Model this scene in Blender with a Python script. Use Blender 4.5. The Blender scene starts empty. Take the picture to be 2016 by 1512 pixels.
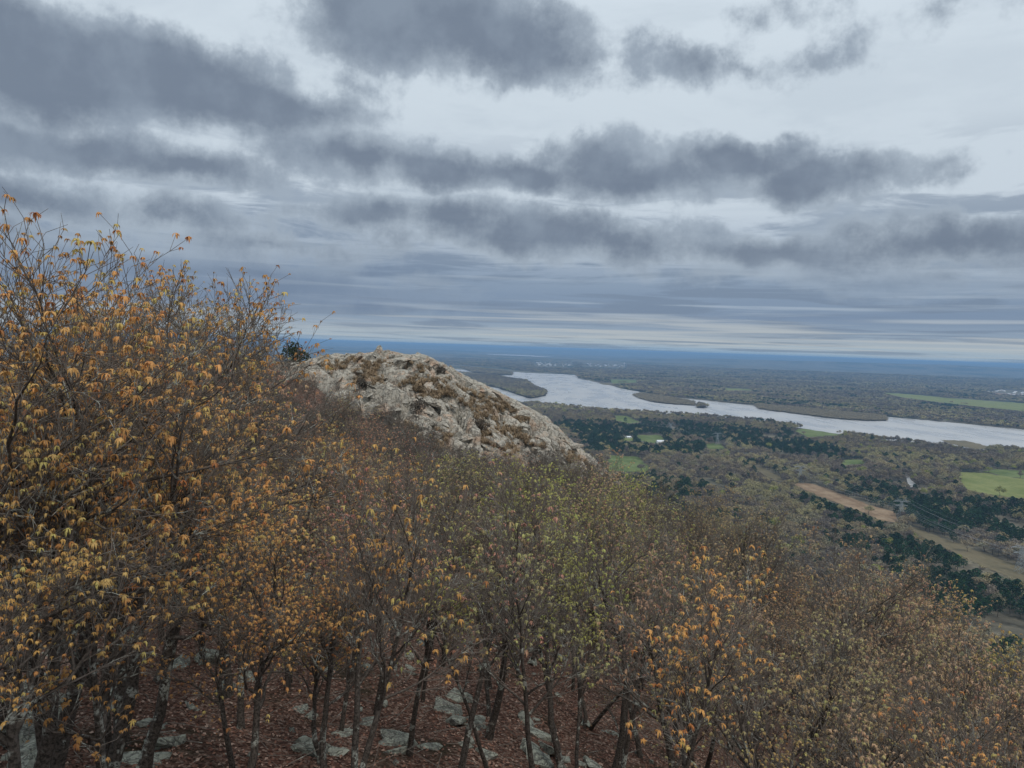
import bpy, bmesh, math, random
import numpy as np
from mathutils import Matrix, Vector

random.seed(7)
rs = np.random.RandomState(11)
R = math.radians
scene = bpy.context.scene
col = scene.collection

# ------------------------------------------------------------------ camera
W, H, FPX = 2016.0, 1512.0, 1494.0
PITCH, ROLL = R(2.83), R(1.97)
F = np.array([0, math.cos(PITCH), -math.sin(PITCH)])
R0 = np.array([1.0, 0, 0]); U0 = np.array([0, math.sin(PITCH), math.cos(PITCH)])
RT = math.cos(ROLL) * R0 + math.sin(ROLL) * U0
UP = -math.sin(ROLL) * R0 + math.cos(ROLL) * U0
cam_d = bpy.data.cameras.new('camera'); cam = bpy.data.objects.new('camera', cam_d); col.objects.link(cam)
cam_d.sensor_width = 36; cam_d.lens = 36 * FPX / W
cam_d.clip_start = 0.1; cam_d.clip_end = 200000
cam.matrix_world = Matrix(((RT[0], UP[0], -F[0], 0), (RT[1], UP[1], -F[1], 0), (RT[2], UP[2], -F[2], 0), (0, 0, 0, 1)))
scene.camera = cam

def ray(px, py):
    d = F + (px - W / 2) / FPX * RT - (py - H / 2) / FPX * UP
    return d / np.linalg.norm(d)

VZ = -230.0                                   # the valley floor lies 230 m below the lookout
def gnd(px, py, z=VZ):
    d = ray(px, py); t = z / d[2]
    return np.array([d[0] * t, d[1] * t, z])

def project(x, y, z):
    p = np.stack([x, y, z], -1)
    w = p @ F
    w = np.where(w < 1e-3, 1e-3, w)
    return W / 2 + FPX * (p @ RT) / w, H / 2 - FPX * (p @ UP) / w

# ------------------------------------------------------------------ world
world = bpy.data.worlds.new('World'); scene.world = world; world.use_nodes = True
nt = world.node_tree; N = nt.nodes; L = nt.links
N.clear()
SUN_EL, SUN_AZ = R(52), R(150)               # azimuth clockwise from +Y
def node(tree, t, **kw):
    n = tree.nodes.new(t)
    for k, v in kw.items():
        if k == 'inp':
            for i, val in v.items(): n.inputs[i].default_value = val
        else: setattr(n, k, v)
    return n
def lk(tree, a, b): tree.links.new(a, b)
def M_(op, a, b=None, c=None, tree=None, clamp=False):
    tree = tree or nt
    n = tree.nodes.new('ShaderNodeMath'); n.operation = op; n.use_clamp = clamp
    for i, v in enumerate((a, b, c)):
        if v is None: continue
        if isinstance(v, (int, float)): n.inputs[i].default_value = v
        else: tree.links.new(v, n.inputs[i])
    return n.outputs[0]
def MR(v, a, b, c=0.0, d=1.0, smooth=True, tree=None):
    tree = tree or nt
    n = tree.nodes.new('ShaderNodeMapRange'); n.interpolation_type = 'SMOOTHSTEP' if smooth else 'LINEAR'
    tree.links.new(v, n.inputs[0])
    for i, k in enumerate((a, b, c, d)): n.inputs[i + 1].default_value = k
    return n.outputs[0]
def MIX(fac, a, b, tree=None, mode='MIX'):
    tree = tree or nt
    n = tree.nodes.new('ShaderNodeMix'); n.data_type = 'RGBA'; n.blend_type = mode
    for s, v in ((0, fac), (6, a), (7, b)):
        if isinstance(v, (int, float)): n.inputs[s].default_value = v
        elif isinstance(v, tuple): n.inputs[s].default_value = (*v, 1) if len(v) == 3 else v
        else: tree.links.new(v, n.inputs[s])
    return n.outputs[2]
def RAMP(fac, stops, tree=None):
    tree = tree or nt
    n = tree.nodes.new('ShaderNodeValToRGB'); e = n.color_ramp.elements
    while len(e) < len(stops): e.new(0.5)
    for i, (p, c) in enumerate(stops): e[i].position = p; e[i].color = (*c, 1) if len(c) == 3 else c
    tree.links.new(fac, n.inputs[0])
    return n.outputs[0]
def NOISE(vec, scale, detail=4, rough=0.5, dist=0.0, tree=None, out=0):
    tree = tree or nt
    n = tree.nodes.new('ShaderNodeTexNoise')
    n.inputs['Scale'].default_value = scale; n.inputs['Detail'].default_value = detail
    n.inputs['Roughness'].default_value = rough; n.inputs['Distortion'].default_value = dist
    if vec is not None: tree.links.new(vec, n.inputs['Vector'])
    return n.outputs[out]
def srgb(r, g, b):
    f = lambda c: (c / 255 / 12.92) if c <= 10 else ((c / 255 + 0.055) / 1.055) ** 2.4
    return (f(r), f(g), f(b))

tc = node(nt, 'ShaderNodeTexCoord'); sep = node(nt, 'ShaderNodeSeparateXYZ'); lk(nt, tc.outputs['Generated'], sep.inputs[0])
X, Y, Z = sep.outputs
az = M_('ARCTAN2', X, Y)
el = M_('ARCSINE', Z)
comb = node(nt, 'ShaderNodeCombineXYZ'); lk(nt, az, comb.inputs[0]); lk(nt, el, comb.inputs[1])
UV = comb.outputs[0]
zz = M_('ADD', M_('ABSOLUTE', Z), 0.10)
pl = node(nt, 'ShaderNodeCombineXYZ'); lk(nt, M_('DIVIDE', X, zz), pl.inputs[0]); lk(nt, M_('DIVIDE', Y, zz), pl.inputs[1])
PL = pl.outputs[0]
# cloud edges are torn by two sizes of noise
w1 = node(nt, 'ShaderNodeTexNoise', inp={'Scale': 6.0, 'Detail': 9.0, 'Roughness': 0.6}); lk(nt, UV, w1.inputs['Vector'])
wv = node(nt, 'ShaderNodeVectorMath', operation='SUBTRACT'); lk(nt, w1.outputs['Color'], wv.inputs[0]); wv.inputs[1].default_value = (.5, .5, .5)
wm = node(nt, 'ShaderNodeVectorMath', operation='MULTIPLY'); lk(nt, wv.outputs[0], wm.inputs[0]); wm.inputs[1].default_value = (0.15, 0.085, 0)
wa = node(nt, 'ShaderNodeVectorMath', operation='ADD'); lk(nt, UV, wa.inputs[0]); lk(nt, wm.outputs[0], wa.inputs[1])
WUV = wa.outputs[0]
def azel(px, py):
    d = ray(px, py); return math.atan2(d[0], d[1]), math.asin(d[2])
BLOBS = [  # centre x, y, half width, half height, weight: each cloud mass at its bearing in the sky
 (60,105,330,98,1.25),(270,150,280,88,1.25),(470,205,230,52,1.1),(600,222,120,34,.8),(700,175,75,55,.45),
 (830,45,250,90,1.15),(990,85,180,78,1.1),(700,0,150,60,.7),(1090,115,110,50,.8),
 (1250,115,70,50,.42),(1365,105,95,42,.55),(1480,130,60,24,.35),(1600,118,100,34,.48),(1500,20,120,35,.18),(1900,15,160,55,.26),
 (90,282,270,44,1.0),(350,335,190,36,.95),(470,335,60,40,.4),
 (690,318,150,54,.9),(850,338,190,44,.95),(1030,345,190,40,.95),(1190,315,120,62,.95),(1260,350,200,56,1.0),(1430,312,210,44,.95),(1610,352,150,50,1.0),(1500,372,80,25,.4),(1850,328,85,42,.5),
 (90,385,190,40,.7),(360,418,150,32,.75),(730,422,150,34,.8),(900,437,150,38,.8),(1040,462,270,54,.95),(1220,480,190,40,.7),
 (1520,500,300,40,.85),(1880,480,280,46,.8),(1380,465,90,26,.5),(1700,545,380,30,.6),(270,505,340,48,.7),(520,480,240,40,.55),(200,590,500,60,.8),(620,560,300,40,.7)]
Fld = None
for (cx, cy, rx, ry, wgt) in BLOBS:
    a, e = azel(cx, cy)
    mp = node(nt, 'ShaderNodeMapping', vector_type='TEXTURE'); lk(nt, WUV, mp.inputs[0])
    mp.inputs['Location'].default_value = (a, e, 0); mp.inputs['Scale'].default_value = (1.33 * rx / FPX, 1.30 * ry / FPX, 1)
    mp.inputs['Rotation'].default_value = (0, 0, -0.02)
    ln = node(nt, 'ShaderNodeVectorMath', operation='LENGTH'); lk(nt, mp.outputs[0], ln.inputs[0])
    f = M_('MULTIPLY_ADD', ln.outputs['Value'], -wgt, wgt)
    Fld = f if Fld is None else M_('SMOOTH_MAX', Fld, f, 0.25)
# the rest of the sky carries the same broken cloud
farout = M_('MAXIMUM', MR(M_('ABSOLUTE', az), 0.66, 0.95), MR(el, 0.46, 0.62))
gen = M_('MULTIPLY_ADD', NOISE(PL, 0.55, 6, 0.55), 3.2, -1.75)
gen = M_('MULTIPLY_ADD', farout, M_('ADD', gen, 2.0), -2.0)
Fld = M_('MAXIMUM', Fld, gen)
fine = NOISE(UV, 14, 10, 0.64)
Fn = M_('ADD', Fld, M_('MULTIPLY_ADD', fine, 1.15, -0.575))
cover = MR(Fn, 0.05, 0.36)
thick = MR(M_('ADD', Fn, M_('MULTIPLY_ADD', NOISE(UV, 6, 3, 0.5), 0.6, -0.3)), 0.12, 0.75)
# bright veil between the clouds, streaky stratus towards the horizon
# the streaks tighten towards the horizon as a flat cloud deck seen edge-on does
elp = M_('LOGARITHM', M_('ADD', M_('MAXIMUM', el, 0.0), 0.022), 2.718)
stc = node(nt, 'ShaderNodeCombineXYZ'); lk(nt, az, stc.inputs[0]); lk(nt, elp, stc.inputs[1])
def band(sx, sy, sc, det, dist, rough=.55):
    v_ = node(nt, 'ShaderNodeVectorMath', operation='MULTIPLY'); lk(nt, stc.outputs[0], v_.inputs[0]); v_.inputs[1].default_value = (sx, sy, 1)
    return NOISE(v_.outputs[0], sc, det, rough, dist)
strk = band(1.9, 4.6, 1.5, 5, 0.5, .5)
strk2 = band(2.3, 2.6, 2.0, 7, 0.6, .6)
elw = M_('ADD', el, M_('MULTIPLY_ADD', strk, 0.03, -0.015))
base = RAMP(MR(elw, 0.0, 0.5, smooth=False), [
    (0.0, srgb(150, 174, 194)), (0.022, srgb(172, 184, 192)), (0.05, srgb(142, 160, 180)), (0.09, srgb(122, 142, 168)),
    (0.17, srgb(138, 156, 178)), (0.26, srgb(172, 186, 202)), (0.36, srgb(200, 212, 223)), (0.6, srgb(206, 218, 228)), (0.85, srgb(212, 224, 234))])
dk = M_('MULTIPLY', MR(strk2, 0.47, 0.60), MR(el, 0.30, 0.16))
base = MIX(M_('MULTIPLY', dk, 0.70), base, srgb(118, 135, 157))
lt = M_('MULTIPLY', MR(strk, 0.50, 0.70), M_('MULTIPLY', MR(el, 0.26, 0.16), MR(el, 0.02, 0.05)))
base = MIX(M_('MULTIPLY', lt, 0.5), base, srgb(178, 192, 206))
glow = M_('MULTIPLY', MR(strk, 0.42, 0.64), M_('MULTIPLY', MR(el, 0.004, 0.014), MR(el, 0.06, 0.025)))
base = MIX(M_('MULTIPLY', glow, 0.6), base, srgb(196, 200, 198))
lft = M_('MULTIPLY', MR(az, 0.05, -0.35), MR(el, 0.16, 0.06))
lft = M_('MULTIPLY', lft, MR(el, 0.02, 0.05))
base = MIX(M_('MULTIPLY', lft, 0.5), base, srgb(100, 120, 150))
ccol = MIX(thick, srgb(170, 183, 196), srgb(113, 126, 144))
ccol = MIX(M_('MULTIPLY', MR(NOISE(UV, 9, 5, 0.55), 0.42, 0.66), 0.45), ccol, srgb(150, 164, 180))
veil = M_('MULTIPLY', MR(NOISE(PL, 1.5, 8, 0.62, 0.6), 0.46, 0.66), MR(el, 0.14, 0.24))
base = MIX(M_('MULTIPLY', veil, 0.26), base, srgb(176, 190, 204))
cl = MIX(M_('MULTIPLY', cover, 0.95), base, ccol)
low = MR(el, 0.07, 0.13)
cl = MIX(M_('MULTIPLY', M_('SUBTRACT', 1.0, low), 0.75), cl, base)
below = MR(Z, -0.02, 0.0)
cl = MIX(below, srgb(84, 96, 116), cl)
sky = node(nt, 'ShaderNodeTexSky', sky_type='NISHITA', sun_disc=False, sun_elevation=SUN_EL, sun_rotation=SUN_AZ, altitude=300)
b1 = node(nt, 'ShaderNodeBackground', inp={'Strength': 0.07}); lk(nt, sky.outputs[0], b1.inputs[0])
b2 = node(nt, 'ShaderNodeBackground', inp={'Strength': 1.0}); lk(nt, cl, b2.inputs[0])
mx = node(nt, 'ShaderNodeMixShader', inp={0: 0.97}); lk(nt, b1.outputs[0], mx.inputs[1]); lk(nt, b2.outputs[0], mx.inputs[2])
wo = node(nt, 'ShaderNodeOutputWorld'); lk(nt, mx.outputs[0], wo.inputs[0])

sun_d = bpy.data.lights.new('sun', 'SUN'); sun_d.energy = 1.5; sun_d.angle = R(14); sun_d.color = (1.0, 0.95, 0.88)
sun = bpy.data.objects.new('sun', sun_d); col.objects.link(sun)
sdir = Vector((math.sin(SUN_AZ) * math.cos(SUN_EL), math.cos(SUN_AZ) * math.cos(SUN_EL), math.sin(SUN_EL)))
sun.rotation_euler = sdir.to_track_quat('Z', 'Y').to_euler(); sun.location = (0, -20, 60)
vs = scene.view_settings
vs.view_transform = 'Standard'; vs.look = 'None'; vs.gamma = 1; vs.exposure = 0.0
cy = scene.cycles
cy.max_bounces = 5; cy.diffuse_bounces = 3; cy.glossy_bounces = 2; cy.transmission_bounces = 2; cy.volume_bounces = 0
cy.transparent_max_bounces = 8; cy.use_denoising = True
cy.caustics_reflective = False; cy.caustics_refractive = False
try: cy.denoiser = 'OPENIMAGEDENOISE'; cy.denoising_prefilter = 'ACCURATE'
except Exception: pass

# ------------------------------------------------------------------ helpers
def mesh_np(name, V, faces, mats=(), smooth=False, mat_idx=None, attr=None):
    """faces: (n,3) or (n,4) array, or a list of such arrays"""
    if isinstance(faces, np.ndarray): faces = [faces]
    faces = [f for f in faces if len(f)]
    me = bpy.data.meshes.new(name)
    V = np.ascontiguousarray(V, dtype=np.float32)
    me.vertices.add(len(V)); me.vertices.foreach_set('co', V.ravel())
    loops = np.concatenate([f.ravel() for f in faces]).astype(np.int32)
    cnt = np.concatenate([np.full(len(f), f.shape[1]) for f in faces]).astype(np.int32)
    st = np.concatenate([[0], np.cumsum(cnt)[:-1]]).astype(np.int32)
    me.loops.add(len(loops)); me.loops.foreach_set('vertex_index', loops)
    me.polygons.add(len(cnt)); me.polygons.foreach_set('loop_start', st)
    me.polygons.foreach_set('loop_total', cnt)
    me.polygons.foreach_set('use_smooth', np.full(len(cnt), smooth))
    if mat_idx is not None: me.polygons.foreach_set('material_index', np.asarray(mat_idx, dtype=np.int32))
    for m in mats: me.materials.append(m)
    if attr:
        for k, v in attr.items():
            a = me.attributes.new(k, 'FLOAT', 'POINT'); a.data.foreach_set('value', np.asarray(v, dtype=np.float32))
    me.update(calc_edges=True)
    return me
def tag(o, label=None, cat=None, group=None, kind=None):
    if label: o['label'] = label
    if cat: o['category'] = cat
    if group: o['group'] = group
    if kind: o['kind'] = kind
    return o
def obj(name, data, parent=None, loc=None, rot=None, scale=None):
    o = bpy.data.objects.new(name, data); col.objects.link(o)
    if parent is not None: o.parent = parent
    if loc is not None: o.location = loc
    if rot is not None: o.rotation_euler = rot
    if scale is not None: o.scale = scale if hasattr(scale, '__len__') else (scale,) * 3
    return o
def grid_faces(nx, ny):
    i = np.arange(nx - 1)[None, :] + (np.arange(ny - 1) * nx)[:, None]
    i = i.ravel()
    return np.stack([i, i + 1, i + 1 + nx, i + nx], -1)
def _hash(ix, iy, seed):
    h = (ix.astype(np.int64) * 374761393 + iy.astype(np.int64) * 668265263 + seed * 1442695041) & 0xffffffff
    h = ((h ^ (h >> 13)) * 1274126177) & 0xffffffff
    return ((h ^ (h >> 16)) & 0xffff) / 65535.0
def vnoise(x, y, seed=0):
    xi = np.floor(x); yi = np.floor(y); fx = x - xi; fy = y - yi
    fx = fx * fx * (3 - 2 * fx); fy = fy * fy * (3 - 2 * fy)
    xi = xi.astype(np.int64); yi = yi.astype(np.int64)
    a = _hash(xi, yi, seed); b = _hash(xi + 1, yi, seed); c = _hash(xi, yi + 1, seed); d = _hash(xi + 1, yi + 1, seed)
    return (a * (1 - fx) + b * fx) * (1 - fy) + (c * (1 - fx) + d * fx) * fy
def fbm(x, y, oct=4, seed=0, gain=0.5):
    s = 0; a = 1; t = 0
    for k in range(oct):
        s = s + a * vnoise(x * 2 ** k + 17.3 * k, y * 2 ** k - 9.1 * k, seed + k); t += a; a *= gain
    return s / t            # 0..1
def cells(x, y, seed, jitter=0.9):
    """Worley cells: returns nearest cell's id hash, centre, F1, F2"""
    xi = np.floor(x).astype(np.int64); yi = np.floor(y).astype(np.int64)
    f1 = np.full(x.shape, 9.0); f2 = np.full(x.shape, 9.0); idh = np.zeros(x.shape); cxs = np.zeros(x.shape); cys = np.zeros(x.shape)
    for dx in (-1, 0, 1):
        for dy in (-1, 0, 1):
            gx = xi + dx; gy = yi + dy
            px = gx + 0.5 + jitter * (_hash(gx, gy, seed) - 0.5); py = gy + 0.5 + jitter * (_hash(gx, gy, seed + 7) - 0.5)
            d = np.hypot(x - px, y - py)
            nr = d < f1
            f2 = np.where(nr, f1, np.minimum(f2, d))
            idh = np.where(nr, _hash(gx, gy, seed + 13), idh); cxs = np.where(nr, px, cxs); cys = np.where(nr, py, cys)
            f1 = np.where(nr, d, f1)
    return idh, cxs, cys, f1, f2
def inpoly(x, y, P):
    P = np.asarray(P, float); n = len(P); r = np.zeros(np.shape(x), bool)
    j = n - 1
    for i in range(n):
        c = ((P[i, 1] > y) != (P[j, 1] > y)) & (x < (P[j, 0] - P[i, 0]) * (y - P[i, 1]) / (P[j, 1] - P[i, 1] + 1e-12) + P[i, 0])
        r ^= c; j = i
    return r

def new_mat(name, rough=0.9, spec=0.2):
    m = bpy.data.materials.new(name); m.use_nodes = True
    t = m.node_tree; p = t.nodes['Principled BSDF']
    p.inputs['Roughness'].default_value = rough; p.inputs['Specular IOR Level'].default_value = spec
    return m, t, p
def objcoord(t, out='Object'):
    return t.nodes.new('ShaderNodeTexCoord').outputs[out]
def geopos(t):
    return t.nodes.new('ShaderNodeNewGeometry').outputs['Position']
def bump(t, p, h, strength=0.5, dist=0.05):
    b = t.nodes.new('ShaderNodeBump'); b.inputs['Strength'].default_value = strength; b.inputs['Distance'].default_value = dist
    t.links.new(h, b.inputs['Height']); t.links.new(b.outputs[0], p.inputs['Normal'])
def simple(name, c, rough=0.8, var=0.25, scale=3.0, spec=0.2):
    m, t, p = new_mat(name, rough, spec)
    v = NOISE(objcoord(t), scale, 4, 0.6, tree=t)
    lo = tuple(k * (1 - var) for k in c); hi = tuple(min(1, k * (1 + var)) for k in c)
    t.links.new(MIX(MR(v, 0.3, 0.7, tree=t), lo, hi, tree=t), p.inputs['Base Color'])
    return m

# ------------------------------------------------------------------ materials
def rock_mat(name, a, b, c, lichen, dark, sc=1.0):
    m, t, p = new_mat(name, 0.88, 0.25)
    g = geopos(t)
    n1 = NOISE(g, 0.55 * sc, 5, 0.6, 0.5, tree=t); n2 = NOISE(g, 2.6 * sc, 6, 0.65, tree=t); n3 = NOISE(g, 9 * sc, 5, 0.7, tree=t)
    c0 = MIX(MR(n2, 0.36, 0.62, tree=t), a, b, tree=t)
    c0 = MIX(MR(n1, 0.50, 0.66, tree=t), c0, c, tree=t)
    oi = t.nodes.new('ShaderNodeObjectInfo')
    c0 = MIX(M_('MULTIPLY', oi.outputs['Random'], 0.35, tree=t), c0, b, tree=t)
    c0 = MIX(M_('MULTIPLY', MR(n3, 0.52, 0.66, tree=t), 0.75, tree=t), c0, lichen, tree=t)
    v = t.nodes.new('ShaderNodeTexVoronoi'); v.feature = 'DISTANCE_TO_EDGE'; v.inputs['Scale'].default_value = 1.7 * sc
    wn = t.nodes.new('ShaderNodeVectorMath'); wn.operation = 'ADD'
    t.links.new(g, wn.inputs[0]); t.links.new(NOISE(g, 2.0, 3, 0.5, tree=t, out=1), wn.inputs[1]); t.links.new(wn.outputs[0], v.inputs['Vector'])
    cr = MR(v.outputs['Distance'], 0.0, 0.05, 1.0, 0.0, tree=t)
    v2 = t.nodes.new('ShaderNodeTexVoronoi'); v2.feature = 'DISTANCE_TO_EDGE'; v2.inputs['Scale'].default_value = 0.75 * sc
    mp2 = t.nodes.new('ShaderNodeMapping'); mp2.inputs['Scale'].default_value = (.6, 1.6, 1.6); mp2.inputs['Rotation'].default_value = (0, .5, .5)
    t.links.new(wn.outputs[0], mp2.inputs[0]); t.links.new(mp2.outputs[0], v2.inputs['Vector'])
    cr = M_('MAXIMUM', cr, MR(v2.outputs['Distance'], 0.0, 0.07, 1.0, 0.0, tree=t), tree=t)
    c0 = MIX(M_('MULTIPLY', cr, 0.7, tree=t), c0, dark, tree=t)
    n4 = NOISE(g, 1.3 * sc, 5, 0.7, tree=t)
    c0 = MIX(M_('MULTIPLY', MR(n4, 0.56, 0.7, tree=t), 0.55, tree=t), c0, dark, tree=t)
    t.links.new(c0, p.inputs['Base Color'])
    hh = M_('ADD', M_('MULTIPLY', n3, 0.5, tree=t), M_('MULTIPLY_ADD', cr, -0.6, n2, tree=t), tree=t)
    bump(t, p, hh, 0.55, 0.10 / sc)
    return m
MROCK = rock_mat('quartzite', (0.29, 0.275, 0.24), (0.50, 0.455, 0.38), (0.47, 0.31, 0.21), (0.31, 0.32, 0.27), (0.065, 0.053, 0.044))
MSTONE = rock_mat('forest_stone', (0.20, 0.205, 0.18), (0.36, 0.37, 0.31), (0.15, 0.15, 0.135), (0.50, 0.55, 0.42), (0.05, 0.05, 0.045), 2.2)

m, t, p = new_mat('leaf_litter_ground', 0.95, 0.1); g = geopos(t)
n1 = NOISE(g, 0.35, 5, 0.6, tree=t); n2 = NOISE(g, 14, 5, 0.7, tree=t)
v = t.nodes.new('ShaderNodeTexVoronoi'); v.inputs['Scale'].default_value = 16; t.links.new(g, v.inputs['Vector'])
sx = t.nodes.new('ShaderNodeSeparateColor'); t.links.new(v.outputs['Color'], sx.inputs[0])
c0 = RAMP(sx.outputs[0], [(0, (0.06, 0.036, 0.028)), (0.35, (0.155, 0.085, 0.065)), (0.7, (0.26, 0.155, 0.115)), (1, (0.42, 0.31, 0.25))], tree=t)
c0 = MIX(MR(n1, 0.52, 0.66, tree=t), c0, (0.075, 0.060, 0.040), tree=t)
c0 = MIX(MR(n2, 0.35, 0.7, 0.55, 0.0, tree=t), c0, (0.018, 0.010, 0.008), tree=t)
t.links.new(c0, p.inputs['Base Color']); bump(t, p, M_('ADD', v.outputs['Distance'], n2, tree=t), 0.8, 0.05)
MGROUND = m

m, t, p = new_mat('oak_bark', 0.95, 0.15); g = geopos(t)
n1 = NOISE(g, 3.2, 4, 0.6, tree=t); n2 = NOISE(g, 26, 4, 0.7, tree=t)
c0 = MIX(MR(n2, 0.35, 0.65, tree=t), (0.034, 0.029, 0.024), (0.12, 0.10, 0.085), tree=t)
a_ = t.nodes.new('ShaderNodeAttribute'); a_.attribute_name = 'thin'
c0 = MIX(M_('MULTIPLY', a_.outputs['Fac'], 0.55, tree=t), c0, (0.27, 0.225, 0.19), tree=t)
li = M_('MULTIPLY', MR(n1, 0.55, 0.63, tree=t), MR(n2, 0.40, 0.55, tree=t), tree=t)
c0 = MIX(M_('MULTIPLY', li, 0.8, tree=t), c0, (0.46, 0.48, 0.42), tree=t)
t.links.new(c0, p.inputs['Base Color']); bump(t, p, n2, 0.6, 0.01)
MBARK = m

def leaf_mat(name):
    m, t, p = new_mat(name, 0.6, 0.25)
    oi = t.nodes.new('ShaderNodeObjectInfo')
    at = t.nodes.new('ShaderNodeAttribute'); at.attribute_name = 'tint'
    c = MIX(MR(at.outputs['Fac'], 0.70, 0.82, tree=t), oi.outputs['Color'], MIX(0.6, oi.outputs['Color'], (0.40, 0.40, 0.13), tree=t), tree=t)
    c = MIX(MR(at.outputs['Fac'], 0.20, 0.10, 0.0, 0.75, tree=t), c, MIX(1.0, oi.outputs['Color'], (0.95, 0.66, 0.72), tree=t, mode='MULTIPLY'), tree=t)
    hs = t.nodes.new('ShaderNodeHueSaturation')
    hs.inputs['Value'].default_value = 1.0
    t.links.new(MR(at.outputs['Fac'], 0, 1, 0.75, 1.35, smooth=False, tree=t), hs.inputs['Value']); t.links.new(c, hs.inputs['Color'])
    t.links.new(hs.outputs[0], p.inputs['Base Color'])
    tr = t.nodes.new('ShaderNodeBsdfTranslucent'); t.links.new(hs.outputs[0], tr.inputs[0])
    mxs = t.nodes.new('ShaderNodeMixShader'); mxs.inputs[0].default_value = 0.3
    t.links.new(p.outputs[0], mxs.inputs[1]); t.links.new(tr.outputs[0], mxs.inputs[2])
    t.links.new(mxs.outputs[0], t.nodes['Material Output'].inputs[0])
    return m
MLEAF = leaf_mat('young_leaf')
MDRY = simple('dry_grass', (0.28, 0.205, 0.13), 0.9, 0.45, 1.2)
MLITTER = None
m, t, p = new_mat('fallen_leaf', 0.8, 0.2)
at = t.nodes.new('ShaderNodeAttribute'); at.attribute_name = 'tint'
t.links.new(RAMP(at.outputs['Fac'], [(0, (0.07, 0.034, 0.025)), (0.4, (0.17, 0.082, 0.058)), (0.75, (0.28, 0.15, 0.105)), (1, (0.46, 0.34, 0.27))], tree=t), p.inputs['Base Color'])
MLITTER = m

# ------------------------------------------------------------------ the hill
CREST = 85.0
sil = [(-300,705),(0,703),(120,700),(260,698),(340,694),(380,690),(420,694),(500,702),(560,708),(600,703),(640,692),(700,691),(740,686),(775,686),(800,690),(840,696),(870,709),
       (905,727),(950,748),(1000,772),(1050,798),(1080,820),(1110,848),(1140,873),(1168,896),(1210,935),(1300,1010),(1450,1150),(1700,1400),(2300,1900)]
cx_, cz_ = [], []
for a, b in sil:
    d = ray(a, b); cx_.append(d[0] / d[1] * CREST); cz_.append(d[2] / d[1] * CREST)
PY = [-60, -20, -6, 0, 3, 8, 14, 20, 30, 45, 60, 85, 110, 500, 2000]
PP = [-60, -8, -1.9, -1.9, -3.3, -6.3, -8.5, -9.9, -11.5, -12.7, -13.0, -16, -32, -236, -240]
def hillz(x, y, detail=True):
    x = np.asarray(x, float); y = np.asarray(y, float)
    prof = (np.interp(y - 2, PY, PP) + np.interp(y, PY, PP) + np.interp(y + 2, PY, PP)) / 3
    xr = np.maximum(x, 0)
    cross = np.where(x > 0, -(0.30 * xr + 0.006 * xr ** 2), 5.5 * (1 - np.exp(-0.30 * np.maximum(-x, 0) / 5.5)))
    cross = np.where(x > 30, -(14.4 + 0.62 * (xr - 30)), cross)
    cross = cross * np.where(x > 0, np.clip((y + 2) / 8, 0.15, 1), np.clip((y - 3) / 26, 0.12, 1)) - 0.5 * np.maximum(-x - 60, 0)
    bowl = prof + cross
    zc = np.interp(x, cx_, cz_)
    tt = CREST - y
    tf = np.maximum(tt, 0)
    g = np.where(tf < 5, 0.14 * tf, 0.7 + 0.44 * (tf - 5)) 
    hump = zc - g - 0.75 * np.maximum(-tt, 0) - 0.5 * np.maximum(-x - 60, 0)
    k = 1.2
    dd = np.clip((hump - bowl) / k, -30, 30)
    z = bowl + k * np.log1p(np.exp(dd))
    if detail:
        z = z + (fbm(x * 0.18, y * 0.18, 4, 3) - 0.5) * 1.3 * np.clip(np.hypot(x, y) / 12, 0.1, 1) * np.clip((bowl + 2 - hump) / 3, 0, 1)
    return np.maximum(z, VZ - 3)
def rockmask(x, y):
    """1 where the bare quartzite hump breaks through"""
    z = hillz(x, y, False)
    px, py = project(x, y, z)
    k = np.interp(px, [0, 300, 560, 620, 700, 760, 850, 960, 1010, 1100, 1400], [712, 716, 730, 752, 800, 830, 880, 925, 960, 1000, 1200])
    m = np.clip((k - py) / 14 + 0.5 + (fbm(x * .4, y * .4, 3, 5) - .5) * 2, 0, 1)
    return m * np.clip((y - 52) / 3, 0, 1)
def axis(lo, hi, step, far, ratio=1.12):
    a = list(np.arange(lo, hi + 1e-6, step)); s = step
    while a[-1] < far: s *= ratio; a.append(a[-1] + s)
    s = step; b = [lo]
    while b[-1] > -far: s *= ratio; b.append(b[-1] - s)
    return np.array(b[:0:-1] + a)
gx = axis(-46, 46, 0.42, 700); gy = axis(-8, 100, 0.42, 700)
GX, GY = np.meshgrid(gx, gy)
GZ = hillz(GX, GY)
rm = rockmask(GX, GY)
GZ = GZ - rm * 1.6
hill = obj('hillside', mesh_np('hillside', np.stack([GX.ravel(), GY.ravel(), GZ.ravel()], -1), grid_faces(len(gx), len(gy)), [MGROUND], True))
tag(hill, 'steep hillside floor under red-brown fallen oak leaves', kind='structure')

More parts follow.
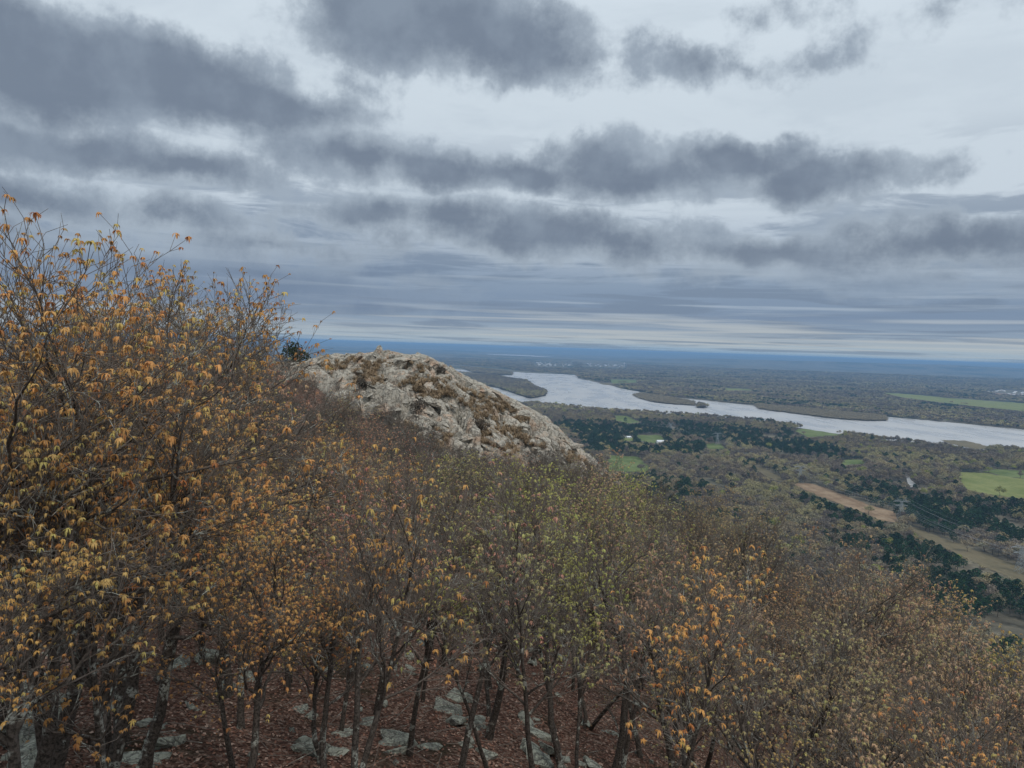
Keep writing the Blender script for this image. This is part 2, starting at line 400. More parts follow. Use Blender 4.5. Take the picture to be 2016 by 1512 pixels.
# ------------------------------------------------------------------ the quartzite hump
ox = np.arange(-62, 17, 0.17); oy = np.arange(52, 100, 0.2)
OX, OY = np.meshgrid(ox, oy)
OZ = hillz(OX, OY, False)
ca, sa = math.cos(0.5), math.sin(0.5)
wx = OX + (fbm(OX * .5, OY * .5, 3, 40) - .5) * 1.6; wy = OY + (fbm(OX * .5, OY * .5, 3, 44) - .5) * 1.6
u_, v_ = (wx * ca - wy * sa), (wx * sa + wy * ca)
def blocks(su, sv, seed, amp, tilt, crack):
    idh, cu, cv, f1, f2 = cells(u_ / su, v_ / sv, seed)
    t1 = (_hash((idh * 1e5).astype(np.int64), (idh * 7e4).astype(np.int64), seed + 1) - .5) * tilt
    t2 = (_hash((idh * 3e5).astype(np.int64), (idh * 2e4).astype(np.int64), seed + 2) - .5) * tilt
    h = (idh - .5) * amp + t1 * (u_ / su - cu) + t2 * (v_ / sv - cv)
    return h - crack * np.clip(1 - (f2 - f1) / 0.19, 0, 1) ** 1.5
rel = blocks(5.5, 3.0, 50, 1.0, 1.0, 0.3) + blocks(2.3, 1.2, 60, 0.85, 1.0, 0.55) + blocks(0.95, 0.55, 70, 0.36, 0.4, 0.22) + (fbm(OX * 2.2, OY * 2.2, 3, 9) - .5) * 0.1
RM = rockmask(OX, OY)
edge = np.clip((CREST + 9 - OY) / 4, 0, 1)
top_ = np.clip(np.abs(OY - CREST) / 4, 0.22, 1)
OZ2 = OZ - 0.25 + rel * 1.15 * top_ * np.clip(RM * 1.5, 0, 1) - 1.7 * (1 - np.clip(RM * 2.6, 0, 1))
OZ2 = np.where(OY > 92, OZ2 - 0.0, OZ2)
outcrop = obj('rock_outcrop', mesh_np('rock_outcrop', np.stack([OX.ravel(), OY.ravel(), OZ2.ravel()], -1), grid_faces(len(ox), len(oy)), [MROCK], False))
tag(outcrop, 'bare rounded hump of cracked pale quartzite above the trees', kind='structure')

# stones: angular hulls
def stone_mesh(name, seed, sx=1, sy=1, sz=1, mat=None, n=13, cuts=2):
    r = random.Random(seed); bm = bmesh.new()
    for i in range(n):
        v = Vector([r.gauss(0, 1) for _ in range(3)]).normalized() * r.uniform(0.75, 1.0)
        bm.verts.new((v.x * sx * .5, v.y * sy * .5, v.z * sz * .5))
    h = bmesh.ops.convex_hull(bm, input=bm.verts[:])
    bmesh.ops.delete(bm, geom=list({g for g in h['geom_interior'] if isinstance(g, bmesh.types.BMVert)}), context='VERTS')
    bmesh.ops.bevel(bm, geom=bm.edges[:], offset=0.035 * min(sx, sy, sz), segments=1, affect='EDGES', clamp_overlap=True)
    bmesh.ops.triangulate(bm, faces=bm.faces[:])
    if cuts > 1:
        bmesh.ops.subdivide_edges(bm, edges=[e for e in bm.edges if e.calc_length() > 0.28], cuts=1, use_grid_fill=True)
        bmesh.ops.triangulate(bm, faces=bm.faces[:])
    for v in bm.verts:
        v.co += Vector([r.uniform(-1, 1) for _ in range(3)]) * 0.018
    me = bpy.data.meshes.new(name); bm.to_mesh(me); bm.free()
    me.materials.append(mat)
    return me
SLABS = [stone_mesh('slab', 100 + i, *s, mat=MROCK) for i, s in enumerate([(1.8, 1.0, .45), (1.2, .9, .6), (1.5, .7, .7), (1.0, .8, .5), (2.4, 1.1, .5), (1.1, .6, .9), (1.7, 1.3, .8), (.9, .7, .6)])]
FST = [stone_mesh('field_stone', 200 + i, *s, mat=MSTONE) for i, s in enumerate([(1.3, .8, .4), (1.0, .8, .6), (.8, .6, .35), (1.5, 1.0, .5), (.7, .6, .5), (1.1, .5, .35)])]
def slope_n(x, y, e=0.6):
    z = lambda a, b: float(hillz(a, b, False))
    return Vector((-(z(x + e, y) - z(x - e, y)) / (2 * e), -(z(x, y + e) - z(x, y - e)) / (2 * e), 1)).normalized()
def put_stone(me, x, y, s, parent, sink=0.15, name='stone', lift=0.0, turn=None):
    n = slope_n(x, y)
    q = Vector((0, 0, 1)).rotation_difference(n).to_matrix() @ Matrix.Rotation(random.uniform(0, 6.28) if turn is None else turn, 3, 'Z') @ Matrix.Rotation(random.gauss(0, .22), 3, 'X') @ Matrix.Rotation(random.gauss(0, .22), 3, 'Y')
    z = float(hillz(x, y)) + lift + 0.1 * s - sink * s
    return obj(name, me, parent, (x, y, z), q.to_euler(), (s * random.uniform(.85, 1.15), s * random.uniform(.85, 1.15), s * random.uniform(.8, 1.2)))
cand = 0; nst = 0
while nst < 290 and cand < 9000:
    cand += 1
    x = random.uniform(-50, 14); y = random.uniform(56, 86)
    z = hillz(x, y, False); px, py = project(np.array(x), np.array(y), z)
    if not (120 < px < 1230) or rockmask(np.array(x), np.array(y)) < 0.25: continue
    if px < 560 and random.random() < 0.7: continue
    if y > 81: continue
    s = random.choice([.6, .8, 1.0, 1.2, 1.5, 1.9]) * (1.25 if 880 < px < 1100 and py > 850 else 1)
    put_stone(random.choice(SLABS), x, y, s, outcrop, 0.1, lift=-0.12, turn=random.gauss(.25, .4)); nst += 1
for (px, py, s) in [(1003, 868, 1.3), (978, 870, 1.2), (985, 838, .9), (978, 822, .8), (1012, 850, .8), (800, 750, 1.3), (765, 770, 1.3), (843, 770, 1.2), (706, 738, 1.0), (730, 760, 1.2), (985, 885, 1.7)]:
    d = ray(px, py); best = None
    for k in np.arange(50, 95, 0.3):
        if d[2] / d[1] * k < float(hillz(d[0] / d[1] * k, k, False)): best = k; break
    if best: put_stone(SLABS[int(s * 10) % 8], d[0] / d[1] * best, best, s, outcrop, 0.0, lift=0.15)

# forest-floor stones belong to the hillside; the biggest in front are things
n = 0
while n < 200:
    y = 9 + 46 * random.random() ** 1.2; x = random.uniform(-0.55, 0.5) * (y + 3)
    if fbm(np.array(x * .25), np.array(y * .25), 2, 21) < 0.44: continue
    put_stone(random.choice(FST), x, y, random.choice([.3, .4, .5, .6, .8, 1.0, 1.3]) * random.uniform(.8, 1.2), hill, 0.2); n += 1
def hit_hill(px, py):
    d = ray(px, py)
    for k in np.arange(3, 100, 0.15):
        if d[2] / d[1] * k < float(hillz(d[0] / d[1] * k, k)): return d[0] / d[1] * k, k
    return d[0] / d[1] * CREST, CREST
for k_ in range(86):
    if k_ < 26: px, py, s = random.uniform(-30, 460), random.uniform(1270, 1530), random.choice([.4, .6, .8, 1.0, 1.2])
    else: px, py, s = random.gauss(960, 150), random.uniform(1130, 1510), random.choice([.3, .4, .5, .65, .8, 1.0])
    x, y = hit_hill(px, py); put_stone(random.choice(FST), x, y, s, hill, 0.08)
for (px, py, s, lab) in [(230, 1405, 1.1, 'big pale lichen-covered boulder at the lower left under the oak branch'),
                       (60, 1490, 1.3, 'long flat grey stone slab at the bottom left corner'),
                       (330, 1470, 1.2, 'mottled boulder with white lichen spots beside the corner slab'),
                       (90, 1385, .8, 'pale blotched boulder half hidden by copper leaves at the lower left edge'),
                       (240, 1270, .7, 'upright grey rock under the long lichened branch at the left'),
                       (760, 1230, 1.5, 'grey-green rock among trunks left of the gully centre'),
                       (880, 1400, .9, 'upright grey stone beside a dark trunk at the bottom'),
                       (1030, 1420, 1.1, 'oval lichen-spotted rock lying in the leaf litter at bottom centre'),
                       (985, 1245, 1.3, 'round pale green lichened boulder below the centre of the gully'),
                       (1060, 1500, 1.3, 'dark cracked rock at the bottom edge between trunks'),
                       (600, 1480, 1.1, 'flat grey rock behind hanging leaves at the bottom')]:
    x, y = hit_hill(px, py); k_ = int(s * 10) % 6
    o = put_stone(FST[k_], x, y, s, None, 0.1, 'boulder'); tag(o, lab, 'boulder')

# fallen leaves on the floor
nl = 60000
yy = 6 + 24 * rs.rand(nl) ** 0.9; xx = rs.uniform(-.75, .75, nl) * (yy + 2)
zz_ = hillz(xx, yy) + 0.015 + rs.rand(nl) * 0.03
an = rs.rand(nl) * 6.28; sz_ = rs.uniform(.022, .05, nl)
e1 = np.stack([np.cos(an), np.sin(an), rs.uniform(-.5, .5, nl)], -1) * sz_[:, None]
e2 = np.stack([-np.sin(an), np.cos(an), rs.uniform(-.6, .6, nl)], -1) * sz_[:, None] * .6
c = np.stack([xx, yy, zz_], -1)
V = np.stack([c - e1, c + e2 + [0, 0, .01], c + e1, c - e2 + [0, 0, .01]], 1).reshape(-1, 3)
Fq = np.arange(nl * 4).reshape(-1, 4)
lit = obj('leaf_litter', mesh_np('leaf_litter', V, Fq, [MLITTER], attr={'tint': np.repeat(rs.rand(nl), 4)}))
tag(lit, 'layer of curled red-brown fallen leaves on the hillside', kind='stuff')

ntw = 2600
yy = 8 + 30 * rs.rand(ntw); xx = rs.uniform(-.7, .7, ntw) * (yy + 2); zz_ = hillz(xx, yy) + .03
an = rs.rand(ntw) * 6.28; ln_ = rs.uniform(.15, .8, ntw) * rs.choice([.6, 1, 1, 1.8], ntw); th_ = rs.uniform(.004, .012, ntw) * np.sqrt(ln_ + .3)
dv = np.stack([np.cos(an), np.sin(an), rs.uniform(-.1, .35, ntw)], -1) * ln_[:, None]; c = np.stack([xx, yy, zz_], -1)
sd = np.stack([-np.sin(an), np.cos(an), np.zeros(ntw)], -1) * th_[:, None]; upv = np.array([0, 0, 1.0]) * th_[:, None] * 1.7
V = np.stack([c - sd, c + sd, c + upv, c + dv - sd * .4, c + dv + sd * .4, c + dv + upv * .4], 1).reshape(-1, 3); k = np.arange(ntw)[:, None] * 6
tw = obj('fallen_twigs', mesh_np('fallen_twigs', V, np.concatenate([k + np.array([[0, 1, 4, 3]]), k + np.array([[1, 2, 5, 4]]), k + np.array([[2, 0, 3, 5]])]), [MBARK], attr={'thin': np.ones(ntw * 6)}))
tag(tw, 'fallen grey twigs scattered over the leaf litter', kind='stuff')

# dry bunch grass on the hump
def tussock(nb, r, h):
    a = rs.rand(nb) * 6.28; rr = rs.rand(nb) * r * .35
    b = np.stack([np.cos(a) * rr, np.sin(a) * rr, np.zeros(nb) - .05], -1)
    dd_ = np.stack([np.cos(a), np.sin(a), np.zeros(nb)], -1); s = np.stack([-np.sin(a), np.cos(a), np.zeros(nb)], -1) * rs.uniform(.012, .03, nb)[:, None]
    hh = rs.uniform(.5, 1, nb)[:, None] * h
    m1 = b + dd_ * r * rs.uniform(.2, .5, nb)[:, None] + [0, 0, 1] * hh
    t1 = b + dd_ * r * rs.uniform(.6, 1.2, nb)[:, None] + [0, 0, 1] * hh * rs.uniform(.3, .9, nb)[:, None]
    return np.stack([b - s, b + s, m1 + s, m1 - s, t1], 1)
tl = []
cand = 0
band = [(800, 742), (870, 752), (930, 775), (1000, 800), (1060, 845), (1080, 890), (1010, 870), (960, 860), (925, 830), (900, 800), (820, 785)]
while len(tl) < 900 and cand < 60000:
    cand += 1
    x = random.uniform(-46, 14); y = random.uniform(56, 88)
    z = float(hillz(x, y, False)); px, py = project(np.array(x), np.array(y), z)
    ib = inpoly(float(px), float(py), band)
    rmv = float(rockmask(np.array(x), np.array(y)))
    if rmv < 0.2: continue
    nz = fbm(np.array(x * .35), np.array(y * .35), 3, 77)
    if not ((ib and nz > 0.44) or nz > 0.655): continue
    if y > 79: continue
    tk = tussock(26, random.uniform(.3, .5), random.uniform(.3, .55)); tk = tk + np.array([x, y, z + 0.12 + 0.1 * random.random()])
    tl.append(tk)
TL = np.concatenate(tl); nb = len(TL)
ii = np.arange(nb)[:, None] * 5
gobj = obj('dry_grass', mesh_np('dry_grass', TL.reshape(-1, 3), [ii + np.array([[0, 1, 2, 3]]), ii + np.array([[3, 2, 4]])], [MDRY]))
tag(gobj, 'tawny dry bunch grass growing in the cracks of the hump', kind='stuff')

# ------------------------------------------------------------------ oaks
class Tree:
    def __init__(s, seed): s.r = random.Random(seed); s.V = []; s.Q = []; s.thin = []; s.tufts = []
    def tube(s, pts, rad, sides, thin):
        base = len(s.V); n = len(pts)
        for i, p in enumerate(pts):
            d = (pts[min(i + 1, n - 1)] - pts[max(i - 1, 0)]).normalized()
            a = d.orthogonal().normalized(); b = d.cross(a)
            for k in range(sides):
                an = 2 * math.pi * k / sides
                s.V.append(p + (a * math.cos(an) + b * math.sin(an)) * rad[i]); s.thin.append(thin)
        for i in range(n - 1):
            for k in range(sides):
                k2 = (k + 1) % sides
                s.Q.append((base + i * sides + k, base + i * sides + k2, base + (i + 1) * sides + k2, base + (i + 1) * sides + k))
    def walk(s, p, d, length, nseg, wig, up):
        pts = [p.copy()]; d = d.normalized(); dirs = [d.copy()]
        for i in range(nseg):
            d = (d + Vector([s.r.gauss(0, wig) for _ in range(3)]) + Vector((0, 0, up))).normalized()
            p = p + d * (length / nseg); pts.append(p.copy()); dirs.append(d.copy())
        return pts, dirs
    def out(s, d, spread):
        a = d.orthogonal().normalized(); a = Matrix.Rotation(s.r.uniform(0, 6.28), 3, d) @ a
        return (d * math.cos(spread) + a * math.sin(spread)).normalized()

def grow(seed, height=7.0, n1=11, n2=8, n3=5, leafy=1.0, spread=1.0, stems=1, first=0.34, wig=.16, slim=1.0):
    T = Tree(seed); r = T.r
    for st_ in range(stems):
        d0 = Vector((r.gauss(0, .12 + .1 * (stems > 1)), r.gauss(0, .12 + .1 * (stems > 1)), 1))
        th = height * r.uniform(.72, .82)
        pts, dirs = T.walk(Vector((r.gauss(0, .15) * (stems > 1), r.gauss(0, .15) * (stems > 1), -.25)), d0, th, 9, wig * .55, .04)
        r0 = .016 * height / math.sqrt(stems) * slim
        rad = [r0 * (1 - .78 * (i / 9)) * (1.25 if i == 0 else 1) for i in range(10)]
        T.tube(pts, rad, 7, 0.0)
        N1 = max(3, n1 // stems)
        for i in range(N1):
            f = first + (1 - first) * (i + r.random() * .8) / N1; f = min(f, .999)
            k = f * 9; k0 = int(k); p = pts[k0].lerp(pts[k0 + 1], k - k0); rr = rad[k0] * .6
            d = dirs[k0 + 1]; d = T.out(d, r.uniform(.65, 1.15) * (1.15 - .5 * f)); d.z = max(d.z, 0.12)
            l1 = height * (.40 * (1 - .42 * f) + .05) * r.uniform(.8, 1.2) * spread
            p1, d1 = T.walk(p, d, l1, 7, wig, .07)
            r1 = [rr * (1 - .8 * j / 7) for j in range(8)]
            T.tube(p1, r1, 5, 0.15)
            lf = leafy * r.choice([.25, .7, 1.1, 1.5, 1.7])
            for j in range(n2):
                g = .22 + .78 * (j + r.random() * .8) / n2; g = min(g, .999); kk = g * 7; k1 = int(kk)
                q = p1[k1].lerp(p1[k1 + 1], kk - k1); d2 = T.out(d1[k1 + 1], r.uniform(.4, 1.0)); d2.z += .15
                l2 = l1 * r.uniform(.28, .5) * (1.1 - .45 * g)
                p2, dd2 = T.walk(q, d2, l2, 4, wig * 1.2, .07)
                r2 = max(r1[k1] * .55, .0055)
                T.tube(p2, [r2 * (1 - .6 * i2 / 4) for i2 in range(5)], 4, 0.5)
                for m in range(n3):
                    h = .25 + .75 * (m + r.random()) / n3; h = min(h, .999); km = h * 4; k2 = int(km)
                    q3 = p2[k2].lerp(p2[k2 + 1], km - k2); d3 = T.out(dd2[k2 + 1], r.uniform(.3, .95)); d3.z += .18
                    l3 = r.uniform(.26, .6) * height / 7
                    p3, dd3 = T.walk(q3, d3, l3, 2, wig * 1.3, .08)
                    T.tube(p3, [.0048, .004, .0028], 3, 0.9)
                    if r.random() < lf: T.tufts.append((p3[-1], dd3[-1]))
                    for _ in range(2):
                        if r.random() < .75:
                            q4 = p3[r.choice([1, 1, 2])]; d4 = T.out(dd3[1], r.uniform(.4, .9)); d4.z += .2
                            e4 = q4 + d4.normalized() * r.uniform(.1, .3)
                            T.tube([q4, e4], [.0035, .0025], 3, 1.0)
                            if r.random() < lf * .8: T.tufts.append((e4, d4))
    ztop = max(v.z for v in T.V)
    return T, ztop
def tuft_mesh(T, name, seed, nl=7, size=.075, keep=1.0):
    r = np.random.RandomState(seed)
    P = np.array([list(p) for p, d in T.tufts]); 
    if keep < 1: P = P[r.rand(len(P)) < keep]
    n = len(P); 
    # clusters share a tint so limbs read lighter and darker
    tint = np.clip(r.normal(.45, .24, n) + (fbm(P[:, 0] * 1.1, P[:, 1] * 1.1 + P[:, 2], 2, seed) - .5) * .8, 0, 1)
    a = r.rand(n, nl) * 6.28; L_ = size * np.clip(np.exp(r.normal(-.1, .28, (n, 1))), .4, 1.35) * r.uniform(.6, 1.2, (n, nl))
    droop = r.uniform(.1, 1.35, (n, nl)); L_ = L_ * .9
    dx, dy = np.cos(a), np.sin(a)
    sx, sy = -np.sin(a), np.cos(a)
    P = P[:, None, :]
    def pt(f, drop, side):
        o = np.empty((n, nl, 3)); o[..., 0] = P[..., 0] + dx * L_ * f + sx * L_ * side; o[..., 1] = P[..., 1] + dy * L_ * f + sy * L_ * side
        o[..., 2] = P[..., 2] - drop * L_ * droop + .01; return o
    V = np.stack([pt(0, 0, 0), pt(.35, -.1, .14), pt(.35, -.1, -.14), pt(.66, .35, .17), pt(.66, .35, -.17), pt(.85, 1.1, 0)], 2)
    V = V.reshape(-1, 3); k = np.arange(n * nl)[:, None] * 6
    tri = np.concatenate([k + np.array([[0, 2, 1]]), k + np.array([[3, 4, 5]])]); quad = k + np.array([[1, 2, 4, 3]])
    tt_ = np.repeat(np.clip(np.repeat(tint, nl) + r.normal(0, .05, n * nl), 0, 1), 6)
    return mesh_np(name, V, [tri, quad], [MLEAF], attr={'tint': tt_})
def build_proto(seed, nl=7, size=.075, keep=1.0, **kw):
    T, ztop = grow(seed, **kw)
    tv = np.array([list(v) for v in T.V]); wood = mesh_np('branches', tv, np.array(T.Q), [MBARK], True, attr={'thin': T.thin})
    lv = tuft_mesh(T, 'leaf_tufts', seed, nl, size, keep)
    return wood, lv, ztop
OAKS = [build_proto(300 + i, 10, .056, 1.0, height=7, n1=n1, n2=9, n3=6, leafy=.46, spread=sp, first=fi) for i, (n1, sp, fi) in
        enumerate([(11, 1.0, .36), (12, 1.1, .40), (10, .95, .45), (12, .9, .34), (11, 1.15, .42), (10, 1.05, .5)])]
NEARO = [build_proto(340 + i, 14, .054, .85, height=7, n1=12, n2=10, n3=6, leafy=.5, spread=.98, first=.48, wig=.2) for i in range(3)]
SLIM = [build_proto(350 + i, 10, .06, 1.0, height=7, n1=11, n2=7, n3=5, leafy=lf_, spread=.62, first=.5, wig=.12, slim=.62) for i, lf_ in enumerate((.42, .3, .12))]
SPARSE = [build_proto(360 + i, 8, .06, 1.0, height=7, n1=10, n2=9, n3=6, leafy=.2, spread=.9, first=.4) for i in range(2)]
SAPS = [build_proto(380 + i, 7, .055, 1.0, height=7, n1=14, n2=6, n3=4, leafy=.35, spread=.6, stems=3, first=.25) for i in range(2)]

CAN = [(-200, 380), (0, 385), (60, 400), (130, 430), (200, 470), (240, 520), (300, 500), (350, 560), (400, 545), (440, 595), (500, 575), (530, 610), (556, 660), (570, 705), (620, 728), (680, 775), (740, 795), (800, 805),
       (850, 855), (940, 880), (1000, 895), (1040, 872), (1100, 862), (1150, 888), (1200, 905), (1300, 930), (1400, 955), (1500, 985), (1600, 1030), (1680, 1080), (1750, 1140), (1850, 1180), (1950, 1210), (2016, 1245), (2300, 1400)]
cax = [a for a, b in CAN]; cay = [b for a, b in CAN]
COP, GOLD, ROSE, LIME, TAN, OLIVE = (0.66, 0.345, 0.125), (0.62, 0.42, 0.155), (0.54, 0.30, 0.20), (0.54, 0.53, 0.16), (0.54, 0.36, 0.215), (0.42, 0.35, 0.19)
CNAME = {COP: 'copper-orange', GOLD: 'golden-bronze', ROSE: 'rosy-red', LIME: 'yellow-green', TAN: 'tan-brown', OLIVE: 'dull olive'}
def pick_col(px, py):
    q = random.random()
    if px < 520: return COP if q < .45 else GOLD if q < .8 else TAN if q < .9 else OLIVE
    if px < 860: return (COP if q < .2 else ROSE if q < .6 else GOLD if q < .75 else OLIVE if q < .9 else TAN) 
    if px < 1310: return LIME if q < .52 else OLIVE if q < .66 else TAN if q < .9 else ROSE
    return TAN if q < .66 else COP if q < .74 else GOLD if q < .85 else OLIVE
plist = []       # x, y, height, kind, colour
def add_top(px, py, dist, kind='near', c=None, hmax=11):
    d = ray(px, py); k = dist / math.hypot(d[0], d[1]); x, y, zt = d[0] * k, d[1] * k, d[2] * k
    zb = float(hillz(x, y)); h = zt - zb
    if h < 1.5 or h > hmax: return False
    plist.append((x, y, h, kind, c or pick_col(px, py))); return True
# the trees nearest the lookout
for t_ in [(95, 400, 10.3, 'near', COP), (205, 450, 12.5, 'near', COP), (255, 480, 15, 'near', GOLD), (318, 497, 19, 'oak', COP), (345, 515, 24, 'oak', TAN), (398, 532, 26, 'slim', COP), (452, 562, 29, 'slim', TAN), (490, 558, 32, 'slim', TAN), (520, 610, 36, 'slim', TAN), (330, 600, 26, 'oak', ROSE), (25, 365, 9.0, 'near', COP), (150, 420, 11.0, 'near', COP), (-120, 430, 7.5, 'near', COP), (90, 720, 7.5, 'near', GOLD),
           (290, 640, 14, 'near', GOLD), (230, 560, 12.5, 'near', GOLD), (-40, 900, 6.2, 'near', COP),
           (250, 880, 9.5, 'near', COP), (480, 930, 11.5, 'near', COP), (470, 1060, 13.2, 'near', COP), (650, 1010, 13, 'near', COP), (640, 1120, 14.5, 'near', GOLD), (20, 560, 9, 'near', COP),
           (400, 690, 24, 'oak', ROSE), (2010, 1440, 8.5, 'near', GOLD), (1760, 1400, 9.5, 'near', TAN), (1640, 1450, 10, 'near', GOLD), (1900, 1470, 9, 'near', COP)]:
    add_top(*t_)
# the outermost row that draws the edge of the canopy against the rock and the valley
px_ = 620.0
while px_ < 2080:
    for _ in range(8):
        dd = random.uniform(34, 58) if px_ > 1130 else random.uniform(46, 62)
        if px_ > 1600: dd = random.uniform(24, 46)
        if add_top(px_ + random.uniform(-10, 10), float(np.interp(px_, [a for a, b in CAN], [b for a, b in CAN])) + random.uniform(-6, 16) - (14 if px_ > 1450 else 0), dd, 'oak', None, 9.5): break
    px_ += random.uniform(20, 42)
pts_ = [(p_[0], p_[1]) for p_ in plist]
tries = 0; nfar = 0
while tries < 40000 and len(plist) < 800:
    tries += 1
    y = 9 + 70 * random.random() ** .85; x = random.uniform(-.80, .78) * (y + 4)
    zb = float(hillz(x, y)); dist = math.hypot(x, y)
    rmv = float(rockmask(np.array(x), np.array(y)))
    if rmv > .3: continue
    if 430 < float(project(np.array(x), np.array(y), zb)[0]) < 700 and dist > 20: rim_ = True
    else: rim_ = False
    sp = 1.5 + dist * .010
    pxb, pyb = project(np.array(x), np.array(y), zb); pxb = float(pxb); pyb = float(pyb)
    if pxb < -150 or pxb > 2170: continue
    # an open floor in the lower centre
    if 690 < pxb < 1300 and dist < 12.5: continue
    if pxb < 560 and dist < 13.5: continue
    if 640 < pxb < 1450 and dist < 34: sp *= .95
    if any((x - a) ** 2 + (y - b) ** 2 < sp * sp for a, b in pts_): continue
    h = random.uniform(5.2, 7.6)
    if dist < 24: h = random.uniform(4.8, 6.6)
    lim = np.interp(pxb, cax, cay)
    for _ in range(12):
        # keep the crown edge under the skyline of the canopy
        ptx, pty = project(np.array(x), np.array(y), np.array(zb + h))
        w_ = h * .16 / dist * FPX
        lim = max(np.interp(float(ptx) + s_, cax, cay) for s_ in (-w_, 0, w_))
        if float(pty) >= lim - 3: break
        h *= .93
    if rim_: h *= .8
    if h < 2.2: continue
    if float(pty) > 1520: continue
    q = random.random()
    kind = 'oak' if q < .66 else 'sparse' if q < .86 else 'sap'
    if 640 < pxb < 1400 and dist < 30: kind = 'slim' if q < .78 else 'sparse' if q < .86 else 'sap' if q < .92 else 'oak'
    pts_.append((x, y)); plist.append((x, y, h, kind, pick_col(float(ptx), float(pty))))
plist.sort(key=lambda p_: math.hypot(p_[0], p_[1]) / p_[2])
print('hill trees', len(plist))
KINDS = {'near': NEARO, 'oak': OAKS, 'sparse': SPARSE, 'sap': SAPS, 'slim': SLIM}
def where(px, py):
    hs_ = ['at the left edge', 'in the far left', 'in the left third', 'left of centre', 'below the hump', 'at the centre', 'right of centre', 'in the right third', 'in the far right', 'at the right edge']
    vs_2 = [(620, 'against the sky'), (760, 'on the skyline'), (880, 'under the hump'), (1000, 'upper slope'), (1120, 'middle slope'), (1260, 'lower slope'), (9999, 'near the bottom')]
    return '%s, %s' % (hs_[int(np.clip(px / 201.6, 0, 9))], next(b for a, b in vs_2 if py < a))
ORD = ['first', 'second', 'third', 'fourth', 'fifth', 'sixth', 'seventh', 'eighth', 'ninth', 'tenth', 'eleventh', 'twelfth', 'thirteenth', 'fourteenth', 'fifteenth', 'sixteenth', 'seventeenth', 'eighteenth']
PEND = {}
def pend(o, lab, px, grp):
    PEND.setdefault(lab, []).append((float(px), o, grp))
def settle():
    for lab, v in PEND.items():
        v.sort(key=lambda q_: q_[0])
        for i, (px, o, grp) in enumerate(v):
            if len(v) == 1: o['label'] = lab
            elif len(v) == 2: o['label'] = lab + (', left of two' if i == 0 else ', right of two')
            elif len(v) <= 18: o['label'] = '%s, %s from left' % (lab, ORD[i])
            else: o['label'] = lab
            o['group'] = grp
    PEND.clear()
labels_n = {}
def hill_tree(idx, x, y, h, kind, c):
    wood, lv, zt = random.choice(KINDS[kind])
    z = float(hillz(x, y)); s = h / zt
    sxy = s * random.uniform(.92, 1.15)
    name = {'near': 'oak_tree', 'oak': 'oak_tree', 'sparse': 'budding_tree', 'sap': 'sapling', 'slim': 'slender_tree'}[kind]
    root = obj(name, None, None, (x, y, z), (0, 0, random.uniform(0, 6.28)), (sxy, sxy, s)); root.empty_display_size = .3
    a = obj('trunk', wood, root); b = obj('foliage', lv, root); bj = random.uniform(.72, 1.18); j = [k * bj * random.uniform(.92, 1.08) for k in c]
    b.color = (*j, 1)
    px, py = project(np.array(x), np.array(y), np.array(z + h))
    adj = {'near': 'near oak,', 'oak': 'oak,', 'sparse': 'nearly bare tree,', 'sap': 'many-stemmed sapling,', 'slim': 'slender upright tree,'}[kind]
    lab = '%s %s leaves, %s' % (adj, CNAME[c], where(float(px), float(py)))
    tag(root, lab, 'tree'); pend(root, lab, px, 'budding trees ' + where(float(px), float(py)).split(', ')[1])
for i, p_ in enumerate(plist[:300]): hill_tree(i, *p_)
settle()

